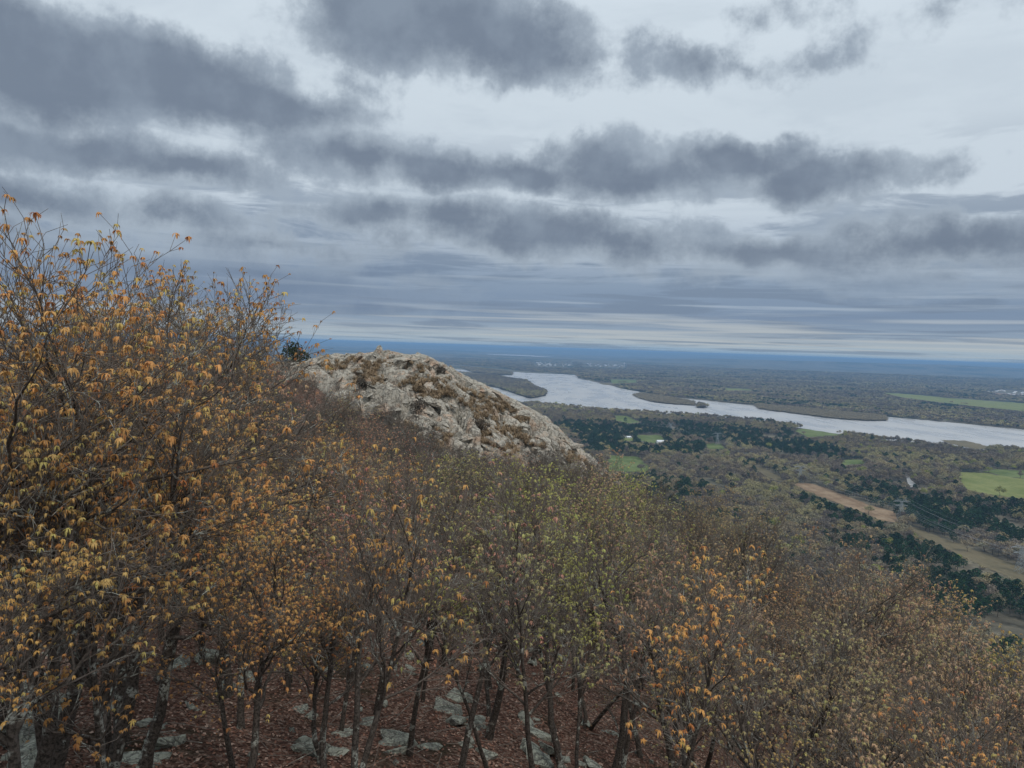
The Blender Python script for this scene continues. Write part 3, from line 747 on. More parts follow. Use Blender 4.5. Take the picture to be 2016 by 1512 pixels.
# ---- geometry-nodes scatter for what is past counting
def scatter(name, pts, rot, scl, idx, colr, protos, label):
    me = bpy.data.meshes.new(name); me.vertices.add(len(pts)); me.vertices.foreach_set('co', np.asarray(pts, np.float32).ravel())
    for k, v in (('rz', rot), ('idx', idx)):
        a = me.attributes.new(k, 'FLOAT' if k == 'rz' else 'INT', 'POINT'); a.data.foreach_set('value', np.asarray(v, np.float32 if k == 'rz' else np.int32))
    a = me.attributes.new('scl', 'FLOAT_VECTOR', 'POINT'); a.data.foreach_set('vector', np.asarray(scl, np.float32).ravel())
    a = me.attributes.new('tcol', 'FLOAT_COLOR', 'POINT'); a.data.foreach_set('color', np.concatenate([np.asarray(colr, np.float32), np.ones((len(pts), 1), np.float32)], 1).ravel())
    o = obj(name, me); tag(o, label, kind='stuff')
    cl_ = bpy.data.collections.new(name + '_kinds')
    for k, ms in enumerate(protos):
        po = bpy.data.objects.new('%s_%02d' % (name, k), ms); cl_.objects.link(po)
    ng = bpy.data.node_groups.new(name, 'GeometryNodeTree')
    ng.interface.new_socket('Geometry', in_out='INPUT', socket_type='NodeSocketGeometry'); ng.interface.new_socket('Geometry', in_out='OUTPUT', socket_type='NodeSocketGeometry')
    a = ng.nodes.new('NodeGroupInput'); z = ng.nodes.new('NodeGroupOutput')
    ip = ng.nodes.new('GeometryNodeInstanceOnPoints'); ci = ng.nodes.new('GeometryNodeCollectionInfo')
    ci.inputs['Collection'].default_value = cl_; ci.inputs['Separate Children'].default_value = True; ci.inputs['Reset Children'].default_value = True
    ip.inputs['Pick Instance'].default_value = True
    def na(nm, ty):
        n = ng.nodes.new('GeometryNodeInputNamedAttribute'); n.data_type = ty; n.inputs['Name'].default_value = nm; return n.outputs[0]
    cx3 = ng.nodes.new('ShaderNodeCombineXYZ'); ng.links.new(na('rz', 'FLOAT'), cx3.inputs[2])
    e2r = ng.nodes.new('FunctionNodeEulerToRotation'); ng.links.new(cx3.outputs[0], e2r.inputs[0])
    ng.links.new(a.outputs[0], ip.inputs['Points']); ng.links.new(ci.outputs[0], ip.inputs['Instance'])
    ng.links.new(na('idx', 'INT'), ip.inputs['Instance Index']); ng.links.new(e2r.outputs[0], ip.inputs['Rotation']); ng.links.new(na('scl', 'FLOAT_VECTOR'), ip.inputs['Scale'])
    ng.links.new(ip.outputs[0], z.inputs[0])
    md = o.modifiers.new('scatter', 'NODES'); md.node_group = ng
    return o
def joinm(name, A, B, mats):
    bm = bmesh.new(); bm.from_mesh(A); k = len(bm.faces); bm.from_mesh(B); bm.faces.ensure_lookup_table()
    for f in bm.faces[k:]: f.material_index = 1
    me = bpy.data.meshes.new(name); bm.to_mesh(me); bm.free()
    me.materials.clear()
    for m_ in mats: me.materials.append(m_)
    return me
m, t, p = new_mat('young_leaf_far', 0.7, 0.2)
at = t.nodes.new('ShaderNodeAttribute'); at.attribute_type = 'INSTANCER'; at.attribute_name = 'tcol'
t.links.new(at.outputs['Color'], p.inputs['Base Color'])
MLEAF2 = m
rest = plist[300:]
if rest:
    pr = [joinm('hill_oak_%d' % i, o_[0], o_[1], [MBARK, MLEAF2]) for i, o_ in enumerate(OAKS[:3])]
    P3 = [(p_[0], p_[1], float(hillz(p_[0], p_[1]))) for p_ in rest]
    sc3 = [[p_[2] / OAKS[i % 3][2]] * 3 for i, p_ in enumerate(rest)]
    scatter('hillside_oaks', P3, rs.rand(len(rest)) * 6.28, sc3, [i % 3 for i in range(len(rest))], [p_[4] for p_ in rest], pr, 'mass of budding oaks farther down the hillside')

# cedar and grey shrubs on the hump
MCEDAR = simple('cedar_foliage', (0.03, 0.042, 0.02), .8, .4, 4)
MTWIG = simple('grey_twigs', (0.10, 0.085, 0.07), .9, .3, 6)
def leafy_ball(seed, n, rad, size, zsq=1.0, mat=None, name='foliage', lobes=7):
    r = np.random.RandomState(seed)
    lc = r.normal(0, .45, (lobes, 3)) * rad; lc[:, 2] = np.abs(lc[:, 2]) * .9 + rad * .3
    k = r.randint(0, lobes, n); d = r.normal(0, 1, (n, 3)); d /= np.linalg.norm(d, axis=1)[:, None]
    c = lc[k] + d * (rad * .55 * r.uniform(.6, 1, (n, 1)) ** .5); c[:, 2] *= zsq
    a = r.normal(0, 1, (n, 3)); a /= np.linalg.norm(a, axis=1)[:, None]; b = np.cross(a, r.normal(0, 1, (n, 3))); b /= np.linalg.norm(b, axis=1)[:, None]
    s = size * r.uniform(.6, 1.3, (n, 1))
    V = np.stack([c - a * s, c + b * s * .7, c + a * s, c - b * s * .7], 1).reshape(-1, 3)
    return mesh_np(name, V, np.arange(n * 4).reshape(-1, 4), [mat])
def shrub(px, py, h, mat, seed, label, cat, n=900, size=.09, name='shrub'):
    x, y = hit_hill(px, py); root = obj(name, None, None, (x, y, float(hillz(x, y, False)) + .1)); tag(root, label, cat)
    T = Tree(seed)
    for i in range(7):
        pp, dd_ = T.walk(Vector((0, 0, -.3)), Vector((T.r.gauss(0, .5), T.r.gauss(0, .5), 1)), h * .8, 5, .2, .05); T.tube(pp, [.03 * (1 - .15 * j) for j in range(6)], 4, .3)
    obj('stem', mesh_np('stem', np.array([list(v) for v in T.V]), np.array(T.Q), [MBARK], attr={'thin': T.thin}), root)
    obj('foliage', leafy_ball(seed, n, h * .5, size, 1.0, mat), root, (0, 0, -.25 * h if name == 'cedar_bush' else 0))
shrub(580, 706, 2.9, MCEDAR, 1, 'dark green cedar bush on the skyline left of the hump', 'bush', 1500, .11, 'cedar_bush')
for i, (a, b, h, lab) in enumerate([(864, 738, 1.5, 'dark grey-green leafless shrub near the right shoulder of the hump'), (715, 765, 1.2, 'grey twiggy shrub low on the left of the hump face'),
        (820, 815, 1.8, 'tangled grey shrub under the middle of the hump face'), (940, 850, 1.7, 'grey bare shrub at the foot of the hump beside white rocks')]):
    shrub(a, b, h, MTWIG, 20 + i, lab, 'shrub', 700, .07)

# ------------------------------------------------------------------ hiker on the crest
def person():
    x, y = hit_hill(372, 694); y = 82.0; d = ray(372, 694); x = d[0] / d[1] * y
    z = float(hillz(x, y, False)) + .05
    root = obj('person', None, None, (x, y, z)); tag(root, 'hiker in a dark top and red-and-white trousers standing on the ridge behind the oak twigs', 'person')
    J = {'pel': (0, 0, .95), 'chest': (0, .02, 1.3), 'neck': (0, .03, 1.48), 'head': (0, .0, 1.6), 'top': (0, .0, 1.72), 'lk': (-.1, -.02, .5), 'la': (-.13, .03, .08), 'lf': (-.14, -.14, .04), 'lh': (-.1, 0, .88),
         'rk': (.12, -.08, .5), 'ra': (.12, .03, .08), 'rf': (.13, -.14, .04), 'rh': (.1, 0, .88), 'ls': (-.2, .02, 1.4), 'le': (-.27, .04, 1.13), 'lw': (-.24, -.1, .9), 'rs': (.2, .02, 1.4), 're': (.28, .05, 1.13), 'rw': (.22, -.12, .92)}
    def skin(name, keys, edges, rad, mat, root_k):
        me = bpy.data.meshes.new(name); me.from_pydata([J[k] for k in keys], [(keys.index(a), keys.index(b)) for a, b in edges], [])
        me.materials.append(mat); o = obj(name, me, root); md = o.modifiers.new('skin', 'SKIN')
        for i, k in enumerate(keys):
            me.skin_vertices[0].data[i].radius = (rad[k], rad[k] * .8); me.skin_vertices[0].data[i].use_root = (k == root_k)
        s = o.modifiers.new('sub', 'SUBSURF'); s.levels = 1; s.render_levels = 2; return o
    sk = simple('skin', (.45, .27, .19)); dk_ = simple('dark_jacket', (.02, .02, .03)); rd = simple('patterned_trousers', (.55, .22, .22), .8, .8, 14); hr = simple('dark_hair', (.02, .014, .01))
    rad = dict(pel=.15, chest=.15, neck=.06, head=.1, top=.08, lh=.1, rh=.1, lk=.065, rk=.065, la=.045, ra=.045, lf=.04, rf=.04, ls=.06, rs=.06, le=.042, re=.042, lw=.03, rw=.03)
    skin('body', list(J), [('pel', 'chest'), ('chest', 'neck'), ('neck', 'head'), ('head', 'top'), ('pel', 'lh'), ('lh', 'lk'), ('lk', 'la'), ('la', 'lf'), ('pel', 'rh'), ('rh', 'rk'), ('rk', 'ra'), ('ra', 'rf'),
        ('chest', 'ls'), ('ls', 'le'), ('le', 'lw'), ('chest', 'rs'), ('rs', 're'), ('re', 'rw')], rad, sk, 'pel')
    fat = {k: v + .02 for k, v in rad.items()}
    skin('jacket', ['pel', 'chest', 'ls', 'le', 'lw', 'rs', 're', 'rw'], [('pel', 'chest'), ('chest', 'ls'), ('ls', 'le'), ('le', 'lw'), ('chest', 'rs'), ('rs', 're'), ('re', 'rw')], fat, dk_, 'pel')
    skin('trousers', ['pel', 'lh', 'lk', 'la', 'rh', 'rk', 'ra'], [('pel', 'lh'), ('lh', 'lk'), ('lk', 'la'), ('pel', 'rh'), ('rh', 'rk'), ('rk', 'ra')], {**fat, 'pel': .155}, rd, 'pel')
    obj('hair', leafy_ball(9, 300, .11, .04, 1, hr, 'hair', 3), root, (0, .03, 1.6))
person()

# ------------------------------------------------------------------ the valley
m, t, p = new_mat('valley_woods', 0.95, 0.05); g = geopos(t)
n1 = NOISE(g, 0.0012, 6, 0.6, tree=t); n2 = NOISE(g, 0.012, 6, 0.7, tree=t); n3 = NOISE(g, 0.06, 4, 0.6, tree=t)
c0 = MIX(MR(n2, 0.38, 0.62, tree=t), (0.11, 0.10, 0.075), (0.24, 0.21, 0.15), tree=t)
c0 = MIX(M_('MULTIPLY', MR(n1, 0.50, 0.58, tree=t), 0.8, tree=t), c0, (0.03, 0.05, 0.035), tree=t)
gsc = t.nodes.new('ShaderNodeMapping'); t.links.new(g, gsc.inputs[0]); gsc.inputs['Scale'].default_value = (.0006, .0016, 1); gsc.inputs['Rotation'].default_value = (0, 0, .2)
n5 = NOISE(gsc.outputs[0], 1.6, 4, 0.5, tree=t)
dist_ = t.nodes.new('ShaderNodeVectorMath'); dist_.operation = 'LENGTH'; t.links.new(g, dist_.inputs[0])
fld = M_('MULTIPLY', MR(n5, 0.63, 0.65, tree=t), MR(dist_.outputs['Value'], 5500, 7500, tree=t), tree=t)
c0 = MIX(M_('MULTIPLY', fld, 0.8, tree=t), c0, (0.16, 0.18, 0.09), tree=t)
c0 = MIX(MR(n3, 0.3, 0.55, 0.6, 0.0, tree=t), c0, (0.015, 0.014, 0.010), tree=t)
t.links.new(c0, p.inputs['Base Color'])
MVAL = m
azs = np.concatenate([np.arange(-180, -45, 6), np.arange(-45, 45, 0.22), np.arange(45, 181, 6)]) * math.pi / 180
rad_ = 200 * (64000 / 200) ** np.linspace(0, 1, 330)
A_, B_ = np.meshgrid(azs, rad_)
VX = np.sin(A_) * B_; VY = np.cos(A_) * B_
def valz(x, y):
    r = np.hypot(x, y)
    far = np.clip((r - 6500) / 5000, 0, 1)
    z = far * (fbm(x / 2600, y / 1500, 5, 31) - .42) * 95 + np.clip((r - 14000) / 9000, 0, 1) * (fbm(x / 9000, y / 4000, 4, 33) - .35) * 190
    z = z + np.clip((r - 30000) / 14000, 0, 1) * (90 + 60 * fbm(x / 12000, y / 5000, 3, 35))
    rid = np.exp(-((y - 17500 - 600 * np.sin(x / 3000)) / 1500) ** 2) * np.clip((x - 1500) / 3500, 0, 1) * (85 + 40 * fbm(x / 1500, y / 1500, 3, 39))
    z = z + rid * np.clip((18000 - x) / 5000, 0, 1)
    z = np.maximum(z, 0)
    return VZ + np.minimum(z, 221)
VZZ = valz(VX, VY)
# keep floor flat round the far lake
valley = obj('valley_floor', mesh_np('valley_floor', np.stack([VX.ravel(), VY.ravel(), VZZ.ravel()], -1), grid_faces(len(azs), len(rad_))[:, ::-1], [MVAL], True))
tag(valley, 'wide wooded valley floor stretching to low blue hills', kind='structure')

def hit_val(px, py):
    d = ray(px, py); t = 1500.0
    while t < 60000:
        if d[2] * t < float(valz(np.array(d[0] * t), np.array(d[1] * t))): break
        t *= 1.004
    return np.array([d[0] * t, d[1] * t, float(valz(np.array(d[0] * t), np.array(d[1] * t)))])
def sheet(name, pts, z, mat, label, parent=None, n=3):
    P = [gnd(a, b, VZ) for a, b in pts]
    bm = bmesh.new(); vs_ = [bm.verts.new((p_[0], p_[1], z)) for p_ in P]
    f = bm.faces.new(vs_)
    bmesh.ops.triangulate(bm, faces=[f])
    bmesh.ops.recalc_face_normals(bm, faces=bm.faces[:])
    if bm.faces and sum(f.normal.z for f in bm.faces) < 0: bmesh.ops.reverse_faces(bm, faces=bm.faces[:])
    me = bpy.data.meshes.new(name); bm.to_mesh(me); bm.free(); me.materials.append(mat)
    o = obj(name, me); tag(o, label, kind='structure'); return np.array([[p_[0], p_[1]] for p_ in P])
def rough_poly(pts, seed, amp=1.2, step=9):
    """a shore or field edge broken into small irregular steps"""
    r = random.Random(seed); out = []
    for i in range(len(pts)):
        a, b = pts[i], pts[(i + 1) % len(pts)]; L_ = math.hypot(b[0] - a[0], b[1] - a[1]); n_ = max(1, int(L_ / step))
        for k in range(n_):
            f = k / n_; out.append((a[0] + (b[0] - a[0]) * f + (r.uniform(-1, 1) * amp * 1.5 if k else 0), a[1] + (b[1] - a[1]) * f + (r.uniform(-.5, .5) * amp if k else 0)))
    return out
m, t, p = new_mat('river_water', 0.16, 0.5); g = geopos(t)
gsc = t.nodes.new('ShaderNodeMapping'); t.links.new(g, gsc.inputs[0]); gsc.inputs['Scale'].default_value = (.012, .004, .01)
n1 = NOISE(gsc.outputs[0], 1.0, 5, 0.6, tree=t); n2 = NOISE(g, 0.15, 4, 0.6, tree=t)
t.links.new(MIX(n1, (0.40, 0.385, 0.37), (0.62, 0.60, 0.575), tree=t), p.inputs['Base Color'])  # muddy colour paled to stand in for reflected sky, lighter streaks painted as bright ripples
t.links.new(MR(n1, 0.3, 0.7, 0.2, 0.42, tree=t), p.inputs['Roughness'])
bump(t, p, n2, 0.25, 0.6)
MWATER = m
def field_mat(name, a, b, sc=.02):
    m, t, p = new_mat(name, 0.95, 0.1); g = geopos(t)
    n1 = NOISE(g, sc, 5, 0.65, tree=t); n2 = NOISE(g, sc * 9, 4, 0.7, tree=t)
    mw = t.nodes.new('ShaderNodeMapping'); t.links.new(g, mw.inputs[0]); mw.inputs['Rotation'].default_value = (0, 0, .6); mw.inputs['Scale'].default_value = (.16, .006, 1)
    n2 = M_('ADD', M_('MULTIPLY', n2, .6, tree=t), M_('MULTIPLY', NOISE(mw.outputs[0], 1, 3, .6, tree=t), .4, tree=t), tree=t)
    c = MIX(MR(M_('ADD', M_('MULTIPLY', n2, .5, tree=t), M_('MULTIPLY', n1, .5, tree=t), tree=t), .4, .6, tree=t), a, b, tree=t)
    t.links.new(c, p.inputs['Base Color']); return m
MGREEN = field_mat('pasture', (0.095, 0.13, 0.038), (0.18, 0.215, 0.08))
MPALE = field_mat('dull_pasture', (0.15, 0.18, 0.05), (0.24, 0.25, 0.09))
MTAWNY = field_mat('tawny_clearing', (0.22, 0.145, 0.085), (0.37, 0.27, 0.175), .05)
MMUD = field_mat('marsh_grass', (0.14, 0.12, 0.07), (0.20, 0.165, 0.10))
MDIRT = field_mat('red_dirt', (0.30, 0.17, 0.12), (0.40, 0.28, 0.22))
MWOODFL = field_mat('woodland_floor', (0.05, 0.042, 0.030), (0.085, 0.07, 0.05))

RIVER = [(700, 716), (898, 720), (987, 725), (1019, 730), (1063, 733), (1133, 738), (1139, 745), (1177, 753), (1225, 765), (1304, 780), (1431, 793), (1530, 803), (1650, 812), (1741, 820), (1873, 832), (2016, 846), (2150, 858), (2350, 880),
         (2350, 925), (2150, 906), (2016, 893), (1960, 887), (1900, 884), (1870, 880), (1800, 874), (1700, 862), (1600, 847), (1500, 830), (1350, 819), (1200, 810), (1100, 801), (1040, 796), (900, 790), (700, 785)]
Z1 = VZ + .4
river_w = sheet('river', rough_poly(RIVER, 1, .8), Z1, MWATER, 'broad pale grey-brown river winding through the valley')
lake = sheet('river', rough_poly([(955, 700.5), (1000, 701), (1045, 703), (1095, 707), (1060, 706.5), (1010, 704), (965, 702)], 2, .2, 20), VZ + 40, MWATER, 'thin far bend of the river beyond the town')
ISL = [([(1246, 778), (1262, 775), (1300, 780), (1340, 787), (1366, 792), (1368, 799), (1330, 797), (1290, 793), (1262, 786)], 'narrow wooded island with a muddy shore in mid river'),
       ([(1371, 799), (1380, 797), (1393, 802), (1385, 804), (1372, 803)], 'tiny wooded islet off the end of the narrow island'),
       ([(1486, 797), (1560, 802), (1650, 811), (1742, 820), (1745, 829), (1700, 829), (1627, 823), (1550, 813), (1495, 806)], 'long low island of willows near the far bank'),
       ([(905, 724), (940, 726), (975, 730), (1008, 735), (1008, 739), (970, 738), (930, 733)], 'thin wooded island upstream behind the hump'),
       ([(890, 733), (935, 737), (980, 741), (1000, 746), (1037, 751), (1050, 762), (1077, 772), (1074, 780), (1045, 785), (1020, 778), (980, 764), (900, 752)], 'broad wooded river point beside the hump slope')]
isl_w = [sheet('island', rough_poly(pts, 10 + i, .6, 7), VZ + .8, MMUD if i == 2 else MWOODFL, lab) for i, (pts, lab) in enumerate(ISL)]
FLD = [([(1200, 747), (1252, 748), (1256, 753), (1205, 755)], MGREEN, 'bright green field on the far bank beside the sandy point'),
       ([(1424, 764), (1475, 766), (1482, 769), (1430, 768)], MPALE, 'pale narrow field in the far woods behind the river'),
       ([(1735, 773), (1800, 777), (1870, 784), (2030, 795), (2030, 811), (1930, 801), (1850, 792), (1780, 783)], MPALE, 'long pale green field beyond the river at the right'),
       ([(1205, 818), (1235, 819), (1262, 832), (1240, 834), (1212, 828)], MGREEN, 'small green field in the woods just behind the hump slope'),
       ([(1560, 846), (1600, 843), (1668, 848), (1648, 857), (1590, 861)], MGREEN, 'green meadow among trees near the river bank'),
       ([(1650, 909), (1672, 905), (1705, 906), (1700, 913), (1662, 916)], MGREEN, 'small lens-shaped green field inside the woods'),
       ([(1882, 929), (1935, 931), (2040, 948), (2040, 984), (1960, 977), (1897, 962)], MPALE, 'large dull green pasture at the right edge'),
       ([(1935, 929), (1960, 924), (2040, 928), (2040, 946), (1980, 938)], MGREEN, 'bright green upper pasture behind the hedgerow'),
       ([(1195, 897), (1255, 899), (1268, 912), (1285, 922), (1270, 930), (1195, 928)], MGREEN, 'green field just past the end of the rock slope'),
       ([(1385, 873), (1420, 874), (1427, 884), (1395, 884)], MGREEN, 'small green clearing under the power line'),
       ([(1252, 857), (1300, 857), (1310, 866), (1296, 874), (1262, 868)], MGREEN, 'green yard beside the long white farm building'),
       ([(1225, 862), (1248, 862), (1248, 868), (1228, 868)], MPALE, 'pale lawn round the small house'),
       ([(1562, 952), (1591, 952), (1630, 962), (1668, 978), (1712, 994), (1760, 1008), (1772, 1030), (1736, 1025), (1691, 1006), (1636, 986), (1582, 964)], MTAWNY, 'tawny cleared strip of dry grass under the power line'),
       ([(1785, 1033), (1850, 1058), (1940, 1090), (2040, 1128), (2040, 1158), (1950, 1122), (1870, 1084), (1800, 1050)], MMUD, 'rough grassy corridor under the near power line'),
       ([(1478, 918), (1500, 921), (1530, 935), (1548, 948), (1525, 946), (1492, 928)], MMUD, 'short grassy gap under the power line before the woods'),
       ([(1850, 866), (1900, 868), (1950, 880), (1938, 885), (1890, 880)], MMUD, 'flat of brown marsh grass on the near river bank'),
       ([(1940, 772), (1985, 768), (2040, 774), (2040, 783), (1960, 779)], MDIRT, 'reddish cleared building site beyond the long field'),
       ([(1175, 754), (1212, 755), (1218, 759), (1190, 758)], MMUD, 'sandy river point on the far bank')]
fld_w = [sheet('field', rough_poly(pts, 40 + i, 1.6 if pts[0][1] > 830 else .8, 7), VZ + .35 + .004 * i + (.5 if i in (15,) else 0), mt, lab) for i, (pts, mt, lab) in enumerate(FLD)]
creek_w = sheet('creek', [(1782, 922), (1786, 921), (1788, 935), (1793, 945), (1803, 953), (1800, 962), (1791, 960), (1786, 948), (1783, 936)], VZ + .5, MWATER, 'glinting bend of a creek between the trees')
slough_w = sheet('slough', [(1800, 872), (1840, 876), (1895, 884), (1930, 889), (1905, 890), (1850, 882), (1805, 876)], VZ + .9, MWATER, 'narrow backwater channel behind the marsh grass')

# valley trees
def crown_proto(seed, n, size, shape='round'):
    r = np.random.RandomState(seed)
    if shape == 'pine':
        f = r.rand(n) ** .8; z = .3 + .7 * f; rr = .27 * np.sin(np.pi * np.clip(f * .80 + .19, 0, 1)) ** .75 + .01; rr *= (1 + .25 * np.sin(f * 17 + seed)); a = r.rand(n) * 6.28; q = r.uniform(.5, 1, n)
        c = np.stack([np.cos(a) * rr * q, np.sin(a) * rr * q, z], -1)
    else:
        lobes = 12; la_ = r.rand(lobes) * 6.28; lq = np.sqrt(r.rand(lobes)) * .3; lc = np.stack([np.cos(la_) * lq, np.sin(la_) * lq, .80 - 2.6 * lq ** 2 + r.normal(0, .06, lobes)], -1)
        k = r.randint(0, lobes, n); d = r.normal(0, 1, (n, 3)); d /= np.linalg.norm(d, axis=1)[:, None]
        c = lc[k] + d * (.165 * r.uniform(.3, 1, (n, 1)) ** .6)
    a = r.normal(0, 1, (n, 3)); a /= np.linalg.norm(a, axis=1)[:, None]; b = np.cross(a, r.normal(0, 1, (n, 3))); b /= np.linalg.norm(b, axis=1)[:, None]
    s = size * r.uniform(.6, 1.4, (n, 1))
    V = np.stack([c - a * s, c + b * s * .8, c + a * s, c - b * s * .8], 1).reshape(-1, 3)
    return V, np.arange(n * 4).reshape(-1, 4)
def trunk_proto(seed, pine):
    T = Tree(seed)
    pp, dd_ = T.walk(Vector((0, 0, -.03)), Vector((0, 0, 1)), .9 if pine else .55, 4, .05, .1); T.tube(pp, [.017, .014, .011, .007, .003], 5, .2)
    if not pine:
        for i in range(9):
            q = pp[T.r.choice([2, 3, 4])]; p2, d2 = T.walk(q, T.out(Vector((0, 0, 1)), T.r.uniform(.3, .9)), .38, 3, .15, .08); T.tube(p2, [.008, .006, .004, .002], 3, .6)
    return np.array([list(v) for v in T.V]), np.array(T.Q)
m, t, p = new_mat('valley_bark', .95, .1); p.inputs['Base Color'].default_value = (.085, .072, .062, 1); MVB = m
def crown_mat(name, inst):
    m, t, p = new_mat(name, 0.9, 0.1); g = geopos(t)
    if inst:
        at = t.nodes.new('ShaderNodeAttribute'); at.attribute_type = 'INSTANCER'; at.attribute_name = 'tcol'; c = at.outputs['Color']
    else: c = t.nodes.new('ShaderNodeObjectInfo').outputs['Color']
    hs = t.nodes.new('ShaderNodeHueSaturation'); t.links.new(c, hs.inputs['Color']); t.links.new(MR(NOISE(g, .45, 3, .6, tree=t), .3, .7, .65, 1.35, tree=t), hs.inputs['Value'])
    t.links.new(hs.outputs[0], p.inputs['Base Color']); return m
MCI, MCO = crown_mat('valley_crown_instanced', True), crown_mat('valley_crown', False)
BR = [(crown_proto(500 + i, 620, .030), trunk_proto(520 + i, False)) for i in range(5)]
PI = [(crown_proto(540 + i, 420, .034, 'pine'), trunk_proto(560 + i, True)) for i in range(4)]
def jo(c_, t_, nm):
    V = np.concatenate([c_[0], t_[0]]); return mesh_np(nm, V, [c_[1], t_[1] + len(c_[0])], [MCI, MVB], mat_idx=[0] * len(c_[1]) + [1] * len(t_[1]))
protos = [jo(c_, t_, 'broadleaf_%d' % i) for i, (c_, t_) in enumerate(BR)] + [jo(c_, t_, 'pine_%d' % i) for i, (c_, t_) in enumerate(PI)]
BRL = [crown_proto(580 + i, 95, .075) for i in range(3)]
protos += [mesh_np('clump_%d' % i, c_[0], c_[1], [MCI]) for i, c_ in enumerate(BRL)]
iB, iP, iL = 0, 5, 9
rv = np.random.RandomState(5)
def ring(r0, r1, sp, a0=-8, a1=38):
    """jittered points of even spacing in the part of the valley in view"""
    xs = np.arange(-r1 * .2, r1 * math.sin(R(a1)), sp); ys = np.arange(0, r1, sp); X_, Y_ = np.meshgrid(xs, ys)
    X_ = X_ + rv.uniform(-.48, .48, X_.shape) * sp; Y_ = Y_ + rv.uniform(-.48, .48, X_.shape) * sp
    X_, Y_ = X_.ravel(), Y_.ravel(); r = np.hypot(X_, Y_); a = np.degrees(np.arctan2(X_, Y_))
    k = (r > r0) & (r <= r1) & (a > a0) & (a < a1); return X_[k], Y_[k]
NX, NY, NS = [], [], []
for r0, r1, sp in [(430, 1500, 12.5), (1500, 2700, 13.5), (2700, 4600, 17), (4600, 7000, 23), (7000, 12500, 36)]:
    a, b = ring(r0, r1, sp); NX.append(a); NY.append(b); NS.append(np.full(len(a), sp))
def extra(xs, ys, sp): NX.append(np.asarray(xs)); NY.append(np.asarray(ys)); NS.append(np.full(len(xs), sp))
for i, w_ in enumerate(isl_w):
    x0, y0 = w_.min(0); x1, y1 = w_.max(0); sp_ = 9 if i < 3 else 16; m_ = int((x1 - x0) * (y1 - y0) / sp_ ** 2)
    ex, ey = rv.uniform(x0, x1, m_), rv.uniform(y0, y1, m_); k_ = inpoly(ex, ey, w_); extra(ex[k_], ey[k_], 12)
nbank = sum(len(a_) for a_ in NX)
bp = []
for (a, b), (c, d) in zip(RIVER[18:-1], RIVER[19:]):
    for f in np.arange(0, 1, .03):
        if rv.rand() < .62:
            q_ = gnd(a + (c - a) * f + rv.normal(0, 3), b + (d - b) * f + rv.uniform(-1.2, 2.5)); bp.append(q_)
bp = np.array(bp); extra(bp[:, 0], bp[:, 1], 12)
TX, TY, TS = map(np.concatenate, (NX, NY, NS))
isbank = np.arange(len(TX)) >= nbank
TZ = valz(TX, TY)
qx, qy = project(TX, TY, TZ)
hz_ = hillz(TX, TY, False)
onhill = hz_ > VZ + .5
TZ = np.maximum(TZ, hz_)
keep = np.ones(len(TX), bool)
onisl = np.zeros(len(TX), bool)
for w_ in isl_w: onisl |= inpoly(TX, TY, w_)
onisl2 = inpoly(TX, TY, isl_w[2]) | inpoly(TX, TY, isl_w[0])
inr = inpoly(TX, TY, river_w) & ~onisl; keep &= ~inr | isbank
keep &= ~inpoly(TX, TY, creek_w) & ~inpoly(TX, TY, slough_w)
for i, w_ in enumerate(fld_w):
    k = inpoly(TX, TY, w_)
    keep &= ~(k & (rv.rand(len(TX)) > (.04 if i in (13, 14) else .006 if i == 12 else .0)))
keep &= (qx > 820) & (qx < 2120)
for P_ in ([(1050, 710), (1130, 712), (1132, 727), (1050, 724)], [(1145, 713), (1235, 716), (1235, 728), (1145, 726)]):
    keep &= ~(inpoly(qx, qy, P_) & (rv.rand(len(TX)) < .9))
# woods thin out irregularly
dens = fbm(TX / 90, TY / 90, 3, 88)
keep &= ~((dens < .30) & ~onisl & ~isbank)
pineP = [[(1095, 835), (1200, 838), (1262, 850), (1270, 880), (1240, 895), (1150, 880)], [(1245, 838), (1330, 836), (1470, 848), (1600, 876), (1670, 893), (1655, 910), (1560, 898), (1430, 880), (1330, 862), (1290, 880), (1250, 872)],
         [(1290, 878), (1330, 872), (1395, 880), (1392, 895), (1330, 900), (1285, 893)], [(1765, 1000), (1830, 985), (1920, 1010), (1940, 1050), (1880, 1060), (1810, 1040)], [(1550, 985), (1640, 995), (1735, 1030), (1760, 1065), (1690, 1050), (1600, 1010)],
         [(1760, 1060), (1860, 1095), (1960, 1140), (2030, 1160), (2040, 1250), (1850, 1250), (1740, 1120)], [(1900, 990), (2040, 1000), (2040, 1090), (1960, 1060), (1900, 1020)], [(1530, 848), (1580, 860), (1540, 866)], [(1480, 826), (1560, 836), (1550, 842), (1490, 834)],
         [(1470, 905), (1500, 915), (1490, 935), (1460, 925)]]
pn = np.zeros(len(TX), bool)
for P_ in pineP: pn |= inpoly(qx + rv.normal(0, 5, len(TX)), qy + rv.normal(0, 2.5, len(TX)), P_)
pn = (pn & (rv.rand(len(TX)) < .86)) | ((fbm(TX / 220, TY / 220, 3, 91) > .62) & (rv.rand(len(TX)) < .6)) | (rv.rand(len(TX)) < .03)
pn &= ~onisl & ~isbank
T_ = keep
TX, TY, TZ, TS, pn, qx, qy, onisl, onisl2, onhill = [a[T_] for a in (TX, TY, TZ, TS, pn, qx, qy, onisl, onisl2, onhill)]
n = len(TX); dist = np.hypot(TX, TY)
Hh = np.where(pn, rv.uniform(13, 19, n), rv.uniform(11, 19, n)); Hh = np.where(onisl2, rv.uniform(7, 10, n), Hh); Hh = np.where(onhill, Hh * .75, Hh)
wid = np.where(pn, rv.uniform(1.0, 1.4, n) * Hh, np.maximum(Hh, TS * 1.3) * rv.uniform(1.0, 1.5, n))
